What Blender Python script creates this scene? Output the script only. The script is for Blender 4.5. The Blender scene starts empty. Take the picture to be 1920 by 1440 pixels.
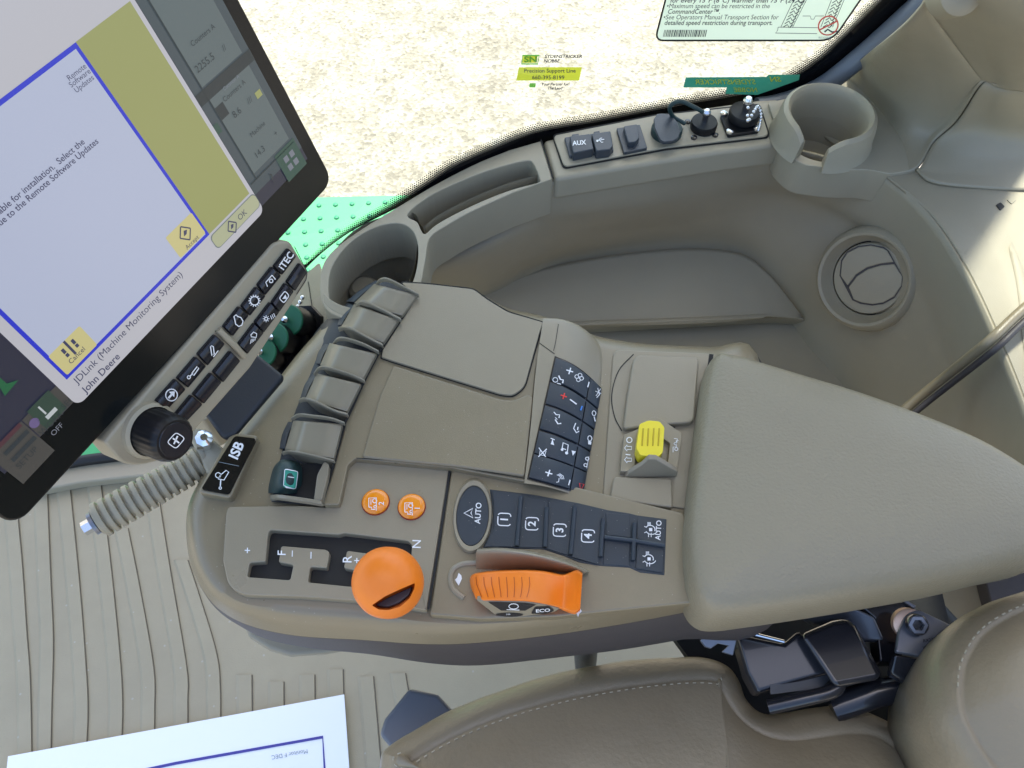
import bpy, bmesh, math, random
from mathutils import Vector, Matrix
from mathutils.bvhtree import BVHTree
random.seed(4)
SC = bpy.context.scene
COL = SC.collection

# ------------------------------------------------------------------ camera
EYE = Vector((0, 0, 1.45)); FPX = 1546.0; PITCH = math.radians(58)
cd = bpy.data.cameras.new('camera'); cam = bpy.data.objects.new('camera', cd); COL.objects.link(cam)
cam.location = EYE; cam.rotation_euler = (math.radians(90) - PITCH, 0, 0)
cd.sensor_width = 36; cd.lens = 36 * FPX / 1920; cd.clip_start = 0.02; cd.clip_end = 500
SC.camera = cam
# ------------------------------------------------------------------ light
EXPO = 1.6
w = bpy.data.worlds.new('World'); SC.world = w; w.use_nodes = True
nt = w.node_tree; bg = nt.nodes['Background']
sky = nt.nodes.new('ShaderNodeTexSky'); sky.sky_type = 'NISHITA'; sky.sun_disc = False
SUN_EL, SUN_ROT = math.radians(66), math.radians(8)
sky.sun_elevation = SUN_EL; sky.sun_rotation = SUN_ROT; sky.air_density = 1.0; sky.dust_density = 2.5
nt.links.new(sky.outputs[0], bg.inputs[0]); bg.inputs[1].default_value = 0.15
sd = bpy.data.lights.new('sun', 'SUN'); sd.energy = 3.0; sd.angle = math.radians(8); sd.color = (1, .95, .87)
sun = bpy.data.objects.new('sun', sd); COL.objects.link(sun)
# direction towards the sun (nishita: rotation 0 = +Y, clockwise seen from above)
sdir = Vector((math.sin(SUN_ROT) * math.cos(SUN_EL), math.cos(SUN_ROT) * math.cos(SUN_EL), math.sin(SUN_EL)))
sun.rotation_euler = sdir.to_track_quat('Z', 'Y').to_euler(); sun.location = (0, 0, 6)
vs = SC.view_settings; vs.view_transform = 'Standard'; vs.look = 'None'; vs.gamma = 1; vs.exposure = EXPO; vs.use_curve_mapping = False
SC.render.engine = 'CYCLES'
SC.cycles.max_bounces = 8; SC.cycles.transparent_max_bounces = 16

# ------------------------------------------------------------------ helpers
SN, CS = math.sin(PITCH), math.cos(PITCH)
def ray(px, py):
    x = px - 960; y = 720 - py
    return Vector((x, y * SN + FPX * CS, y * CS - FPX * SN)) / FPX
def Z(px, py, z):
    r = ray(px, py); return EYE + r * ((z - EYE.z) / r.z)
def mpp(p):
    q = p - EYE; return (q.y * CS - q.z * SN) / FPX
class HP:                                   # horizontal plane
    def __init__(s, z): s.z = z; s.n = Vector((0, 0, 1))
    def p(s, px, py, off=0): return Z(px, py, s.z + off)
class PL:
    def __init__(s, P0, n): s.P = Vector(P0); s.n = Vector(n).normalized()
    def p(s, px, py, off=0):
        r = ray(px, py); P = s.P + s.n * off
        return EYE + r * (s.n.dot(P - EYE) / s.n.dot(r))
def plane3(a, b, c):
    A, B, C = Z(*a), Z(*b), Z(*c); n = (B - A).cross(C - A)
    if n.dot(EYE - A) < 0: n = -n
    return PL(A, n)
class SURF:                                 # ray cast on a built mesh
    def __init__(s, verts, faces): s.t = BVHTree.FromPolygons(verts, faces); s.n = Vector((0, 0, 1))
    def p(s, px, py, off=0):
        r = ray(px, py).normalized(); h, n, i, d = s.t.ray_cast(EYE, r)
        if h is None:
            h, n, i, d = s.t.find_nearest(Z(px, py, .866))
        if n.dot(r) > 0: n = -n
        return h + n * off

def srgb(c): return tuple(((v / 255 + .055) / 1.055) ** 2.4 if v > 10 else v / 255 / 12.92 for v in c)
MATS = {}
def mat(name, col, rough=.5, metal=0, bump=0, bscale=600, spec=.5, emit=None, var=0, coat=0, trans=0, alpha=1, dust=0, crease=0):
    m = bpy.data.materials.new(name); m.use_nodes = True; n = m.node_tree; b = n.nodes['Principled BSDF']
    b.inputs['Base Color'].default_value = (*col, 1); b.inputs['Roughness'].default_value = rough
    b.inputs['Metallic'].default_value = metal; b.inputs['Specular IOR Level'].default_value = spec
    b.inputs['Coat Weight'].default_value = coat; b.inputs['Alpha'].default_value = alpha
    tc = n.nodes.new('ShaderNodeTexCoord')
    if emit is not None:
        b.inputs['Emission Color'].default_value = (*emit, 1); b.inputs['Emission Strength'].default_value = 2 ** -EXPO
    if bump:
        v = n.nodes.new('ShaderNodeTexNoise'); v.inputs['Scale'].default_value = bscale; v.inputs['Detail'].default_value = 3
        bp = n.nodes.new('ShaderNodeBump'); bp.inputs['Strength'].default_value = bump; bp.inputs['Distance'].default_value = .0006
        n.links.new(tc.outputs['Object'], v.inputs['Vector']); n.links.new(v.outputs[0], bp.inputs['Height']); n.links.new(bp.outputs[0], b.inputs['Normal'])
    if var:
        v = n.nodes.new('ShaderNodeTexNoise'); v.inputs['Scale'].default_value = 14; v.inputs['Detail'].default_value = 6; v.inputs['Roughness'].default_value = .65
        mx = n.nodes.new('ShaderNodeMix'); mx.data_type = 'RGBA'
        mx.inputs[6].default_value = (*[c * (1 - var) for c in col], 1); mx.inputs[7].default_value = (*[min(1, c * (1 + var)) for c in col], 1)
        n.links.new(tc.outputs['Object'], v.inputs['Vector']); n.links.new(v.outputs[0], mx.inputs[0]); n.links.new(mx.outputs[2], b.inputs['Base Color'])
        r2 = n.nodes.new('ShaderNodeMapRange'); r2.inputs[3].default_value = max(.03, rough - .09); r2.inputs[4].default_value = rough + .09
        v3 = n.nodes.new('ShaderNodeTexNoise'); v3.inputs['Scale'].default_value = 45; v3.inputs['Detail'].default_value = 5
        n.links.new(tc.outputs['Object'], v3.inputs['Vector']); n.links.new(v3.outputs[0], r2.inputs[0]); n.links.new(r2.outputs[0], b.inputs['Roughness'])
    if dust:
        base = b.inputs['Base Color']; src = base.links[0].from_socket if base.links else None
        v = n.nodes.new('ShaderNodeTexVoronoi'); v.inputs['Scale'].default_value = dust; n.links.new(tc.outputs['Object'], v.inputs['Vector'])
        lt = n.nodes.new('ShaderNodeMath'); lt.operation = 'LESS_THAN'; lt.inputs[1].default_value = .11; n.links.new(v.outputs['Distance'], lt.inputs[0])
        sx_ = n.nodes.new('ShaderNodeSeparateColor'); n.links.new(v.outputs['Color'], sx_.inputs[0])
        g2_ = n.nodes.new('ShaderNodeMath'); g2_.operation = 'GREATER_THAN'; g2_.inputs[1].default_value = .80; n.links.new(sx_.outputs[0], g2_.inputs[0])
        ml = n.nodes.new('ShaderNodeMath'); ml.operation = 'MULTIPLY'; n.links.new(lt.outputs[0], ml.inputs[0]); n.links.new(g2_.outputs[0], ml.inputs[1])
        m5 = n.nodes.new('ShaderNodeMath'); m5.operation = 'MULTIPLY'; m5.inputs[1].default_value = .45; n.links.new(ml.outputs[0], m5.inputs[0])
        dx = n.nodes.new('ShaderNodeMix'); dx.data_type = 'RGBA'; dx.inputs[7].default_value = (.45, .43, .38, 1); n.links.new(m5.outputs[0], dx.inputs[0])
        if src: n.links.new(src, dx.inputs[6])
        else: dx.inputs[6].default_value = (*col, 1)
        n.links.new(dx.outputs[2], base)
    if crease:
        v = n.nodes.new('ShaderNodeTexNoise'); v.inputs['Scale'].default_value = crease; v.inputs['Detail'].default_value = 4; v.inputs['Distortion'].default_value = 1.2
        mp = n.nodes.new('ShaderNodeMapping'); mp.inputs['Scale'].default_value = (1.3, .9, 1); mp.inputs['Rotation'].default_value = (0, 0, .35); n.links.new(tc.outputs['Object'], mp.inputs[0]); n.links.new(mp.outputs[0], v.inputs['Vector'])
        b2 = n.nodes.new('ShaderNodeBump'); b2.inputs['Strength'].default_value = .3; b2.inputs['Distance'].default_value = .004
        n.links.new(v.outputs[0], b2.inputs['Height'])
        if b.inputs['Normal'].links: n.links.new(b.inputs['Normal'].links[0].from_socket, b2.inputs['Normal'])
        n.links.new(b2.outputs[0], b.inputs['Normal'])
    MATS[name] = m; return m
mat('trim', (.305, .268, .190), .50, bump=.35, bscale=1400, var=.07)
mat('trim_light', (.340, .300, .215), .48, bump=.3, bscale=1400, var=.06)
mat('console', (.220, .178, .108), .31, spec=.7, bump=.3, bscale=1600, var=.10, dust=260)
mat('console2', (.270, .229, .157), .31, spec=.6, bump=.25, bscale=1600, var=.07)
mat('lever', (.225, .196, .140), .30, bump=.08, bscale=1500)
mat('skirt', (.048, .042, .043), .5, bump=.3, bscale=900)
mat('seam', (.012, .011, .010), .8)
mat('black', (.009, .009, .010), .4, spec=.3)
mat('void', (.006, .006, .006), .6)
mat('gloss_black', (.004, .004, .005), .12, spec=.2)
mat('screen_black', (.006, .007, .007), .14, spec=.28)
mat('navy', (.024, .033, .044), .46, bump=.25, bscale=1500, var=.15, dust=420)
mat('slate', (.040, .047, .057), .42, bump=.2)
mat('charcoal', (.020, .022, .026), .5, bump=.2)
mat('key', (.012, .012, .016), .22)
mat('white', (.8, .8, .8), .5)
mat('red', (.75, .04, .03), .5); mat('blue', (.05, .25, .75), .5)
mat('orange', (.86, .21, .010), .42, bump=.12, bscale=900, var=.05)
mat('orange_dark', (.45, .09, .005), .5)
mat('orange_button', (.88, .27, .003), .22, coat=.5)
mat('dark_red', (.22, .01, .005), .5)
mat('yellow', (.82, .66, .03), .35, var=.03)
mat('yellow_dark', (.5, .36, .01), .5)
mat('rubber_green', (.012, .035, .035), .5, bump=.3, bscale=700)
mat('green_icon', (.03, .32, .22), .4)
mat('green_cap', (.008, .12, .055), .45, bump=.2)
mat('metal', (.75, .76, .78), .2, metal=1)
mat('steel_black', (.016, .016, .020), .22, coat=.4)
mat('steel_grey', (.19, .20, .23), .33, metal=.5, coat=.2)
mat('copper', (.9, .6, .42), .4, metal=.6)
mat('leather', (.250, .208, .138), .40, bump=.7, bscale=300, var=.12, crease=16)
mat('pad', (.250, .216, .146), .44, bump=1.0, bscale=420, var=.05)
mat('stitch', (.42, .38, .28), .7)
mat('floor_mat', (.350, .305, .205), .62, bump=.4, bscale=500, var=.12, dust=70)
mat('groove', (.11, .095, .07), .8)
mat('paper', (.86, .88, .90), .5); mat('purple', (.05, .045, .28), .5); mat('ink', (.04, .05, .06), .6); mat('ink_soft', (.25, .3, .33), .6)
mat('deck_green', (.05, .38, .14), .45, var=.05)
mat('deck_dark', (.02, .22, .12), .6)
mat('rubber', (.008, .008, .009), .55)
mat('seal', (.12, .14, .17), .35)
mat('sticker', (.78, .86, .70), .5, spec=.2)
mat('sticker_yellow', (.62, .62, .05), .5)
mat('sticker_green', (.04, .26, .17), .45); mat('logo_green', (.16, .45, .08), .5); mat('gold', (.8, .7, .08), .5)
def translucent(name, k_):
    m = MATS[name]; n = m.node_tree; b = n.nodes['Principled BSDF']; t = n.nodes.new('ShaderNodeBsdfTranslucent'); t.inputs[0].default_value = b.inputs['Base Color'].default_value
    x = n.nodes.new('ShaderNodeMixShader'); x.inputs[0].default_value = k_; n.links.new(b.outputs[0], x.inputs[1]); n.links.new(t.outputs[0], x.inputs[2]); n.links.new(x.outputs[0], n.nodes['Material Output'].inputs[0])
for nm_, k_ in (('sticker', .55), ('sticker_yellow', .6), ('sticker_green', .3), ('logo_green', .6), ('gold', .5)): translucent(nm_, k_)
mat('sign_red', (.75, .08, .06), .5)
mat('roof_blocker_mat', (.55, .53, .48), .8)
def em(name, c, r=.25):                      # lit pixels of the monitor
    return mat(name, (.02, .02, .02), r, emit=tuple(v * .95 for v in srgb(c)))
em('px_popup', (182, 182, 190)); em('px_box', (174, 182, 206)); em('px_yellow', (148, 152, 92)); em('px_blue', (28, 42, 196))
em('px_tile', (196, 188, 130)); em('px_text', (52, 54, 88)); em('px_dim', (58, 70, 76)); em('px_dimlight', (86, 98, 100)); em('px_dimdark', (26, 36, 38))
em('px_dimtext', (34, 42, 46)); em('px_night', (30, 30, 50)); em('px_grey', (62, 60, 56)); em('px_green', (14, 90, 50)); em('px_icon', (36, 60, 46)); em('px_line', (62, 40, 56))
em('px_button', (168, 172, 140)); em('px_teal', (38, 72, 60)); em('px_purple', (98, 84, 128)); em('px_white', (180, 186, 190)); em('px_label', (112, 116, 128))
em('px_edge', (110, 118, 120)); em('px_maroon', (70, 34, 42))

LOC = {}
class G:
    def __init__(s): s.bm = bmesh.new(); s.mats = []
    def mi(s, m):
        if m not in s.mats: s.mats.append(m)
        return s.mats.index(m)
    def face(s, pts, m):
        f = s.bm.faces.new([s.bm.verts.new(p) for p in pts]); f.material_index = s.mi(m); return f
    def slab(s, top, down, m):               # closed prism, top ring + down vector
        k = s.mi(m); a = [s.bm.verts.new(p) for p in top]; b = [s.bm.verts.new(Vector(p) + down) for p in top]; n = len(a)
        fs = [s.bm.faces.new(a), s.bm.faces.new(b[::-1])]
        for i in range(n): fs.append(s.bm.faces.new((a[i - 1], b[i - 1], b[i], a[i])))
        for f in fs: f.material_index = k
        return s
    def grid(s, P, m, close_u=False):
        k = s.mi(m); V = [[s.bm.verts.new(p) for p in r] for r in P]
        for i in range(len(V) - 1):
            nn = len(V[0]) if close_u else len(V[0]) - 1
            for j in range(nn):
                j2 = (j + 1) % len(V[0])
                f = s.bm.faces.new((V[i][j], V[i][j2], V[i + 1][j2], V[i + 1][j])); f.material_index = k
        return V
    def loft(s, rings, m, cap0=False, cap1=True):
        V = s.grid(rings, m, True); k = s.mi(m)
        if cap0: s.bm.faces.new(V[0][::-1]).material_index = k
        if cap1: s.bm.faces.new(V[-1]).material_index = k
        return s
    def tube(s, path, r, m, seg=10, caps=True):
        path = [Vector(p) for p in path]; rings = []
        prev = None
        for i, p in enumerate(path):
            t = (path[min(i + 1, len(path) - 1)] - path[max(i - 1, 0)]).normalized()
            a = Vector((0, 0, 1)) if prev is None else prev
            if abs(t.dot(a)) > .97: a = Vector((1, 0, 0))
            u = (a - t * a.dot(t)).normalized(); v = t.cross(u); prev = u
            rr = r[i] if isinstance(r, (list, tuple)) else r
            rings.append([p + (u * math.cos(q) + v * math.sin(q)) * rr for q in [2 * math.pi * j / seg for j in range(seg)]])
        s.loft(rings, m, caps, caps); return s
    def lathe(s, c, axis, prof, m, seg=32, cap0=True, cap1=True):   # prof: (radius, height)
        axis = Vector(axis).normalized(); a = Vector((0, 0, 1)) if abs(axis.z) < .9 else Vector((1, 0, 0))
        u = (a - axis * a.dot(axis)).normalized(); v = axis.cross(u)
        rings = [[Vector(c) + axis * h + (u * math.cos(2 * math.pi * j / seg) + v * math.sin(2 * math.pi * j / seg)) * r for j in range(seg)] for r, h in prof]
        s.loft(rings, m, cap0, cap1); return s
    def ball(s, c, r, m, seg=14):
        pr = [(max(1e-5, r * math.sin(math.pi * i / 8)), -r * math.cos(math.pi * i / 8)) for i in range(9)]
        return s.lathe(c, (0, 0, 1), pr, m, seg)
    # ---- marks drawn in picture units on a surface
    def stroke(s, pts, wpx, S, m, off=.0004, close=False):
        k = s.mi(m); n = len(pts); V = []
        P = [Vector((p[0], p[1])) for p in pts]
        for i in range(n):
            a = P[i - 1] if (close or i > 0) else P[i]; b = P[(i + 1) % n] if (close or i < n - 1) else P[i]
            t = (b - a)
            t = t.normalized() if t.length > 1e-6 else Vector((1, 0)); q = Vector((-t.y, t.x)) * wpx / 2
            V.append((s.bm.verts.new(S.p(*(P[i] + q), off)), s.bm.verts.new(S.p(*(P[i] - q), off))))
        for i in range(n if close else n - 1):
            a, b = V[i], V[(i + 1) % n]
            s.bm.faces.new((a[0], a[1], b[1], b[0])).material_index = k
        return s
    def fill(s, pts, S, m, off=.0004):
        s.face([S.p(x, y, off) for x, y in pts], m); return s
    def text(s, t, cx, cy, size, ang, S, m, off=.0004, xs=1.0, shear=0, align='CENTER', mirror=False, bold=0, fn=None):
        cu = bpy.data.curves.new('t', 'FONT'); cu.body = t; cu.size = size; cu.align_x = align; cu.align_y = 'CENTER'; cu.shear = shear; cu.offset = 0 if 'M' in t else bold; cu.resolution_u = 3
        ob = bpy.data.objects.new('t', cu); COL.objects.link(ob)
        dg = bpy.context.evaluated_depsgraph_get(); me = ob.evaluated_get(dg).to_mesh()
        ca, sa = math.cos(math.radians(ang)), math.sin(math.radians(ang)); k = s.mi(m); vs_ = []
        for v in me.vertices:
            x = v.co.x * xs * (-1 if mirror else 1); y = v.co.y
            X = x * ca - y * sa; Y = x * sa + y * ca
            vs_.append(s.bm.verts.new(fn(cx + X, cy + Y) if fn else S.p(cx + X, cy - Y, off)))
        for p in me.polygons:
            try: f = s.bm.faces.new([vs_[i] for i in p.vertices]); f.material_index = k
            except ValueError: pass
        ob.evaluated_get(dg).to_mesh_clear(); bpy.data.objects.remove(ob); bpy.data.curves.remove(cu)
        return s
    def build(s, name, parent=None, label=None, cat=None, kind=None, group=None, bevel=0, seg=3, smooth=True, solid=0, sub=0, flip=None, sharp=38):
        bm = s.bm
        if flip is None: bmesh.ops.recalc_face_normals(bm, faces=bm.faces[:])
        co = [v.co for v in bm.verts]
        lo = Vector([min(c[i] for c in co) for i in range(3)]); hi = Vector([max(c[i] for c in co) for i in range(3)])
        c = (lo + hi) / 2; c.z = lo.z
        for v in bm.verts: v.co -= c
        for f in bm.faces: f.smooth = smooth
        me = bpy.data.meshes.new(name); bm.to_mesh(me); bm.free()
        for m in s.mats: me.materials.append(MATS[m])
        if smooth and not bevel: me.set_sharp_from_angle(angle=math.radians(sharp))
        o = bpy.data.objects.new(name, me); COL.objects.link(o); o.location = c; LOC[o.name] = c.copy()
        if parent is not None:
            o.parent = parent; o.matrix_parent_inverse = Matrix.Translation(-LOC[parent.name])
        if label: o['label'] = label
        if cat: o['category'] = cat
        if kind: o['kind'] = kind
        if group: o['group'] = group
        if solid:
            q = o.modifiers.new('solid', 'SOLIDIFY'); q.thickness = solid; q.offset = -1
        if bevel:
            q = o.modifiers.new('bevel', 'BEVEL'); q.width = bevel; q.segments = seg; q.limit_method = 'ANGLE'; q.angle_limit = math.radians(38); q.harden_normals = True
        if sub:
            q = o.modifiers.new('sub', 'SUBSURF'); q.levels = sub; q.render_levels = sub
        return o
def thing(name, label, cat, loc, group=None):
    o = bpy.data.objects.new(name, None); COL.objects.link(o); o.location = loc; o.empty_display_size = .02; LOC[o.name] = Vector(loc)
    o['label'] = label; o['category'] = cat
    if group: o['group'] = group
    return o
def cr(p0, p1, p2, p3, t):
    return 0.5 * ((2 * p1) + (p2 - p0) * t + (2 * p0 - 5 * p1 + 4 * p2 - p3) * t * t + (3 * p1 - p0 - 3 * p2 + p3) * t ** 3)
def spline(pts, n=8, close=False):
    P = [Vector(p) for p in pts]; N = len(P); out = []
    for i in range(N if close else N - 1):
        g = (lambda k: P[k % N]) if close else (lambda k: P[max(0, min(N - 1, k))])
        a, b, c, d = g(i - 1), g(i), g(i + 1), g(i + 2)
        if not close:
            if i == 0: a = b * 2 - c
            if i + 2 > N - 1: d = c * 2 - b
        for j in range(n): out.append(cr(a, b, c, d, j / n))
    if not close: out.append(P[-1])
    return out
def rpoly(pts, r=6, seg=5):                  # rounded polygon (picture units); a point may carry its own radius
    out = []; N = len(pts)
    for i in range(N):
        p = Vector(pts[i][:2]); rr = pts[i][2] if len(pts[i]) > 2 else r
        a = Vector(pts[i - 1][:2]); b = Vector(pts[(i + 1) % N][:2])
        da, db = (a - p), (b - p); k = min(rr, da.length * .48, db.length * .48)
        if k < .3: out.append(p); continue
        s0 = p + da.normalized() * k; s1 = p + db.normalized() * k
        for j in range(seg + 1):
            t = j / seg; out.append(s0 * (1 - t) ** 2 + p * 2 * t * (1 - t) + s1 * t * t)
    return out
def T2(pts, S, off=0): return [S.p(q[0], q[1], off) for q in pts]
def patch(rows, n=6):                        # control grid of (px,py,z) -> dense grid of points
    R = [spline([Z(*q) for q in r], n) for r in rows]
    Cc = [spline([R[i][j] for i in range(len(R))], n) for j in range(len(R[0]))]
    return [[Cc[j][i] for j in range(len(Cc))] for i in range(len(Cc[0]))]
def surf_of(P):
    V = [p for r in P for p in r]; n = len(P[0]); F = []
    for i in range(len(P) - 1):
        for j in range(n - 1): F.append((i * n + j, i * n + j + 1, (i + 1) * n + j + 1, (i + 1) * n + j))
    return SURF(V, F)
def pad_on(g, quad, S, h, m, nx=6, ny=6, inset=.12, skirt=True):     # raised key following a surface
    a, b, c, d = [Vector(q) for q in quad]; k = g.mi(m)
    def at(u, v): return (a * (1 - u) + b * u) * (1 - v) + (d * (1 - u) + c * u) * v
    us = [0, .06] + [i / nx for i in range(1, nx)] + [.94, 1]; vs_ = [0, .06] + [i / ny for i in range(1, ny)] + [.94, 1]
    P = [[S.p(*at(u, v), h if 0 < u < 1 and 0 < v < 1 else h * .65) for u in us] for v in vs_]
    g.grid(P, m)
    per = [(u, 0) for u in us] + [(1, v) for v in vs_[1:]] + [(u, 1) for u in us[::-1][1:]] + [(0, v) for v in vs_[::-1][1:]]
    if skirt: g.grid([[S.p(*at(u, v), h * .65) for u, v in per], [S.p(*at(u, v), -.001) for u, v in per]], m)
    return g
def cut(o, g):                               # boolean difference with a temporary solid, result stored in o
    bm = g.bm; bmesh.ops.recalc_face_normals(bm, faces=bm.faces[:]); me = bpy.data.meshes.new('tmp'); bm.to_mesh(me); bm.free()
    for m in g.mats: me.materials.append(MATS[m])
    c = bpy.data.objects.new('tmp', me); COL.objects.link(c)
    keep = []
    q = o.modifiers.new('cut', 'BOOLEAN'); q.object = c; q.operation = 'DIFFERENCE'; q.solver = 'EXACT'
    for mm in list(o.modifiers):
        if mm.type == 'BEVEL': keep.append((mm.width, mm.segments)); o.modifiers.remove(mm)
    bpy.context.view_layer.update()
    dg = bpy.context.evaluated_depsgraph_get(); nm = bpy.data.meshes.new_from_object(o.evaluated_get(dg), preserve_all_data_layers=True, depsgraph=dg)
    o.modifiers.clear(); old = o.data; o.data = nm; bpy.data.meshes.remove(old); nm.name = o.name
    bpy.data.objects.remove(c)
    for wd, sg in keep:
        b = o.modifiers.new('bevel', 'BEVEL'); b.width = wd; b.segments = sg; b.limit_method = 'ANGLE'; b.angle_limit = math.radians(38); b.harden_normals = True
def slabobj(name, pts, S, t, m, parent=None, bevel=.001, off=0, **k):
    g = G(); g.slab(T2(pts, S, off), -S.n * t, m); return g.build(name, parent, bevel=bevel, **k)
def circ(cx, cy, rx, ry=None, n=32, rot=0, a0=0, a1=360):
    ry = ry or rx; c, s = math.cos(math.radians(rot)), math.sin(math.radians(rot)); out = []
    full = abs(a1 - a0) >= 360
    for i in range(n if full else n + 1):
        a = math.radians(a0 + (a1 - a0) * i / n); x, y = rx * math.cos(a), ry * math.sin(a); out.append((cx + x * c - y * s, cy + x * s + y * c))
    return out

# ================================================================== SETTING
m = bpy.data.materials.new('gravel'); m.use_nodes = True; n = m.node_tree; b = n.nodes['Principled BSDF']; MATS['gravel'] = m
tc = n.nodes.new('ShaderNodeTexCoord')
vo = n.nodes.new('ShaderNodeTexVoronoi'); vo.inputs['Scale'].default_value = 62
no = n.nodes.new('ShaderNodeTexNoise'); no.inputs['Scale'].default_value = 5; no.inputs['Detail'].default_value = 12; no.inputs['Roughness'].default_value = .82
ra = n.nodes.new('ShaderNodeValToRGB'); ra.color_ramp.elements[0].position = .33; ra.color_ramp.elements[0].color = (.19, .165, .125, 1)
ra.color_ramp.elements[1].position = .72; ra.color_ramp.elements[1].color = (.44, .42, .375, 1)
e = ra.color_ramp.elements.new(.5); e.color = (.30, .265, .205, 1)
mx = n.nodes.new('ShaderNodeMix'); mx.data_type = 'RGBA'; mx.blend_type = 'OVERLAY'; mx.inputs[0].default_value = .4
bw = n.nodes.new('ShaderNodeRGBToBW')
n.links.new(tc.outputs['Object'], vo.inputs['Vector']); n.links.new(tc.outputs['Object'], no.inputs['Vector'])
n.links.new(no.outputs[0], ra.inputs[0]); n.links.new(ra.outputs[0], mx.inputs[6]); n.links.new(vo.outputs['Color'], bw.inputs[0]); n.links.new(bw.outputs[0], mx.inputs[7])
n.links.new(mx.outputs[2], b.inputs['Base Color']); b.inputs['Roughness'].default_value = .9
bp = n.nodes.new('ShaderNodeBump'); bp.inputs['Distance'].default_value = .02; bp.inputs['Strength'].default_value = .3
n.links.new(vo.outputs['Distance'], bp.inputs['Height']); n.links.new(bp.outputs[0], b.inputs['Normal'])
g = G(); g.face([Vector(q) for q in ((-80, -80, -1.35), (80, -80, -1.35), (80, 80, -1.35), (-80, 80, -1.35))], 'gravel')
g.build('ground', label='pale gravel ground seen far below through the side window', kind='structure')

# cab floor with moulded ribs
FZ = .25; FL = HP(FZ)
fl = [(-500, 960), (60, 884), (215, 862), (420, 822), (760, 700), (2600, 700), (2600, 2600), (-500, 2600)]
g = G(); g.slab(T2(fl, FL), Vector((0, 0, -.03)), 'floor_mat')
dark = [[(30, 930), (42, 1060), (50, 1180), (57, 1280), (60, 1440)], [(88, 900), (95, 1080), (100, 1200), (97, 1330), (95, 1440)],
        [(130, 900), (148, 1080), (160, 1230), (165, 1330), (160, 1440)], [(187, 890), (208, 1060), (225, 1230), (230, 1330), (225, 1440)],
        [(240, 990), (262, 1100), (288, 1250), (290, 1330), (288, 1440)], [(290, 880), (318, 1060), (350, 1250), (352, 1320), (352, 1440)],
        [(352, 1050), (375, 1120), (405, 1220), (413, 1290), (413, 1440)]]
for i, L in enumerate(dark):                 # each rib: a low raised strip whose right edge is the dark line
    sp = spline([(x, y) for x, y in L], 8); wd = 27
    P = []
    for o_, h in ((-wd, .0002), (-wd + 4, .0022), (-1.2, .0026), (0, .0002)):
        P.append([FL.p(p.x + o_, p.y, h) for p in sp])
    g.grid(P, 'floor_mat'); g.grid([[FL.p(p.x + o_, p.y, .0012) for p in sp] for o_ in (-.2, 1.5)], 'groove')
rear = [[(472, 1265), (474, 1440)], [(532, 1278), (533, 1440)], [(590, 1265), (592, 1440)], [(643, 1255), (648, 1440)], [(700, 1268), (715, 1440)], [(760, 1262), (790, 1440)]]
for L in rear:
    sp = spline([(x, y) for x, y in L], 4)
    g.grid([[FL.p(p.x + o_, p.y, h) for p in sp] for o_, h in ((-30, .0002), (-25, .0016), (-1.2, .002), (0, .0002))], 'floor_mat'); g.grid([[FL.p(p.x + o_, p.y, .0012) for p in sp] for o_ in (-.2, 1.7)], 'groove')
g.build('floor', label='beige ribbed rubber floor mat of the cab', kind='structure', smooth=False)

# green deck outside the glass
DK = HP(.16)
g = G(); g.slab(T2([(-400, 372), (560, 371), (770, 366), (900, 420), (700, 700), (300, 900), (-400, 980)], DK), Vector((0, 0, -.04)), 'deck_green')
dk = thing('deck', 'bright green dimpled metal deck outside the window', 'deck', DK.p(600, 450))
g.build('plate', dk) if False else None
for r in range(9):
    for c in range(12):
        x = 565 + c * 31 + r * 2 - 60; y = 372 + 18 + r * 24 + c * -1.5
        if x < 780: g.lathe(DK.p(x, y, .0005), (0, 0, 1), [(.0055, 0), (.0045, .0022), (.002, .003)], 'deck_dark', 10, False)
g.build('plate', dk)

# unseen roof slab, added and notched to shape the sun and sky light
rf = G(); rf.slab([Vector(q) for q in ((-1.7, .38, 2.02), (1.5, .38, 2.02), (1.5, 1.25, 2.02), (.86, 1.25, 2.02), (.80, .86, 2.02), (.475, .86, 2.02), (.45, 1.36, 2.02), (-.25, 1.38, 2.02), (-.45, 1.95, 2.02), (-1.7, 1.95, 2.02))], Vector((0, 0, .09)), 'roof_blocker_mat')
rf.build('roof_blocker', label='unseen pale roof slab added to shape the light', cat='roof', bevel=.02)

# ================================================================== SIDE WINDOW
def glass_y(x, z=0):                          # curved pane in plan
    K = [(-1.2, .10), (-.6, .235), (-.30, .415), (-.175, .522), (-.115, .585), (.030, .682), (.276, .752), (.42, .765), (.75, .770)]
    for (a, ya), (b_, yb), in zip(K, K[1:]):
        if x <= b_:
            t = (x - a) / (b_ - a); i = K.index((a, ya)); p0 = K[max(0, i - 1)][1]; p3 = K[min(len(K) - 1, i + 2)][1]
            return ya + (yb - ya) * t
    return K[-1][1]
XS = [-.36 + i * .01 for i in range(112)]
def smooth_y(x): return sum(glass_y(x + d) for d in (-.06, -.04, -.02, 0, .02, .04, .06)) / 7
class GLASS:
    n = Vector((0, -1, 0))
    def p(s, px, py, off=0):
        r = ray(px, py); lo, hi = .05, 3.0
        for _ in range(40):
            t = (lo + hi) / 2; q = EYE + r * t
            if q.y > smooth_y(q.x) - off: hi = t
            else: lo = t
        return EYE + r * lo
GL = GLASS()
m = bpy.data.materials.new('glass'); m.use_nodes = True; n = m.node_tree; n.nodes.remove(n.nodes['Principled BSDF']); MATS['glass'] = m
tr = n.nodes.new('ShaderNodeBsdfTransparent'); tr.inputs[0].default_value = (.93, 1.0, .95, 1); gl = n.nodes.new('ShaderNodeBsdfGlossy'); gl.inputs[1].default_value = .02
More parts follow.
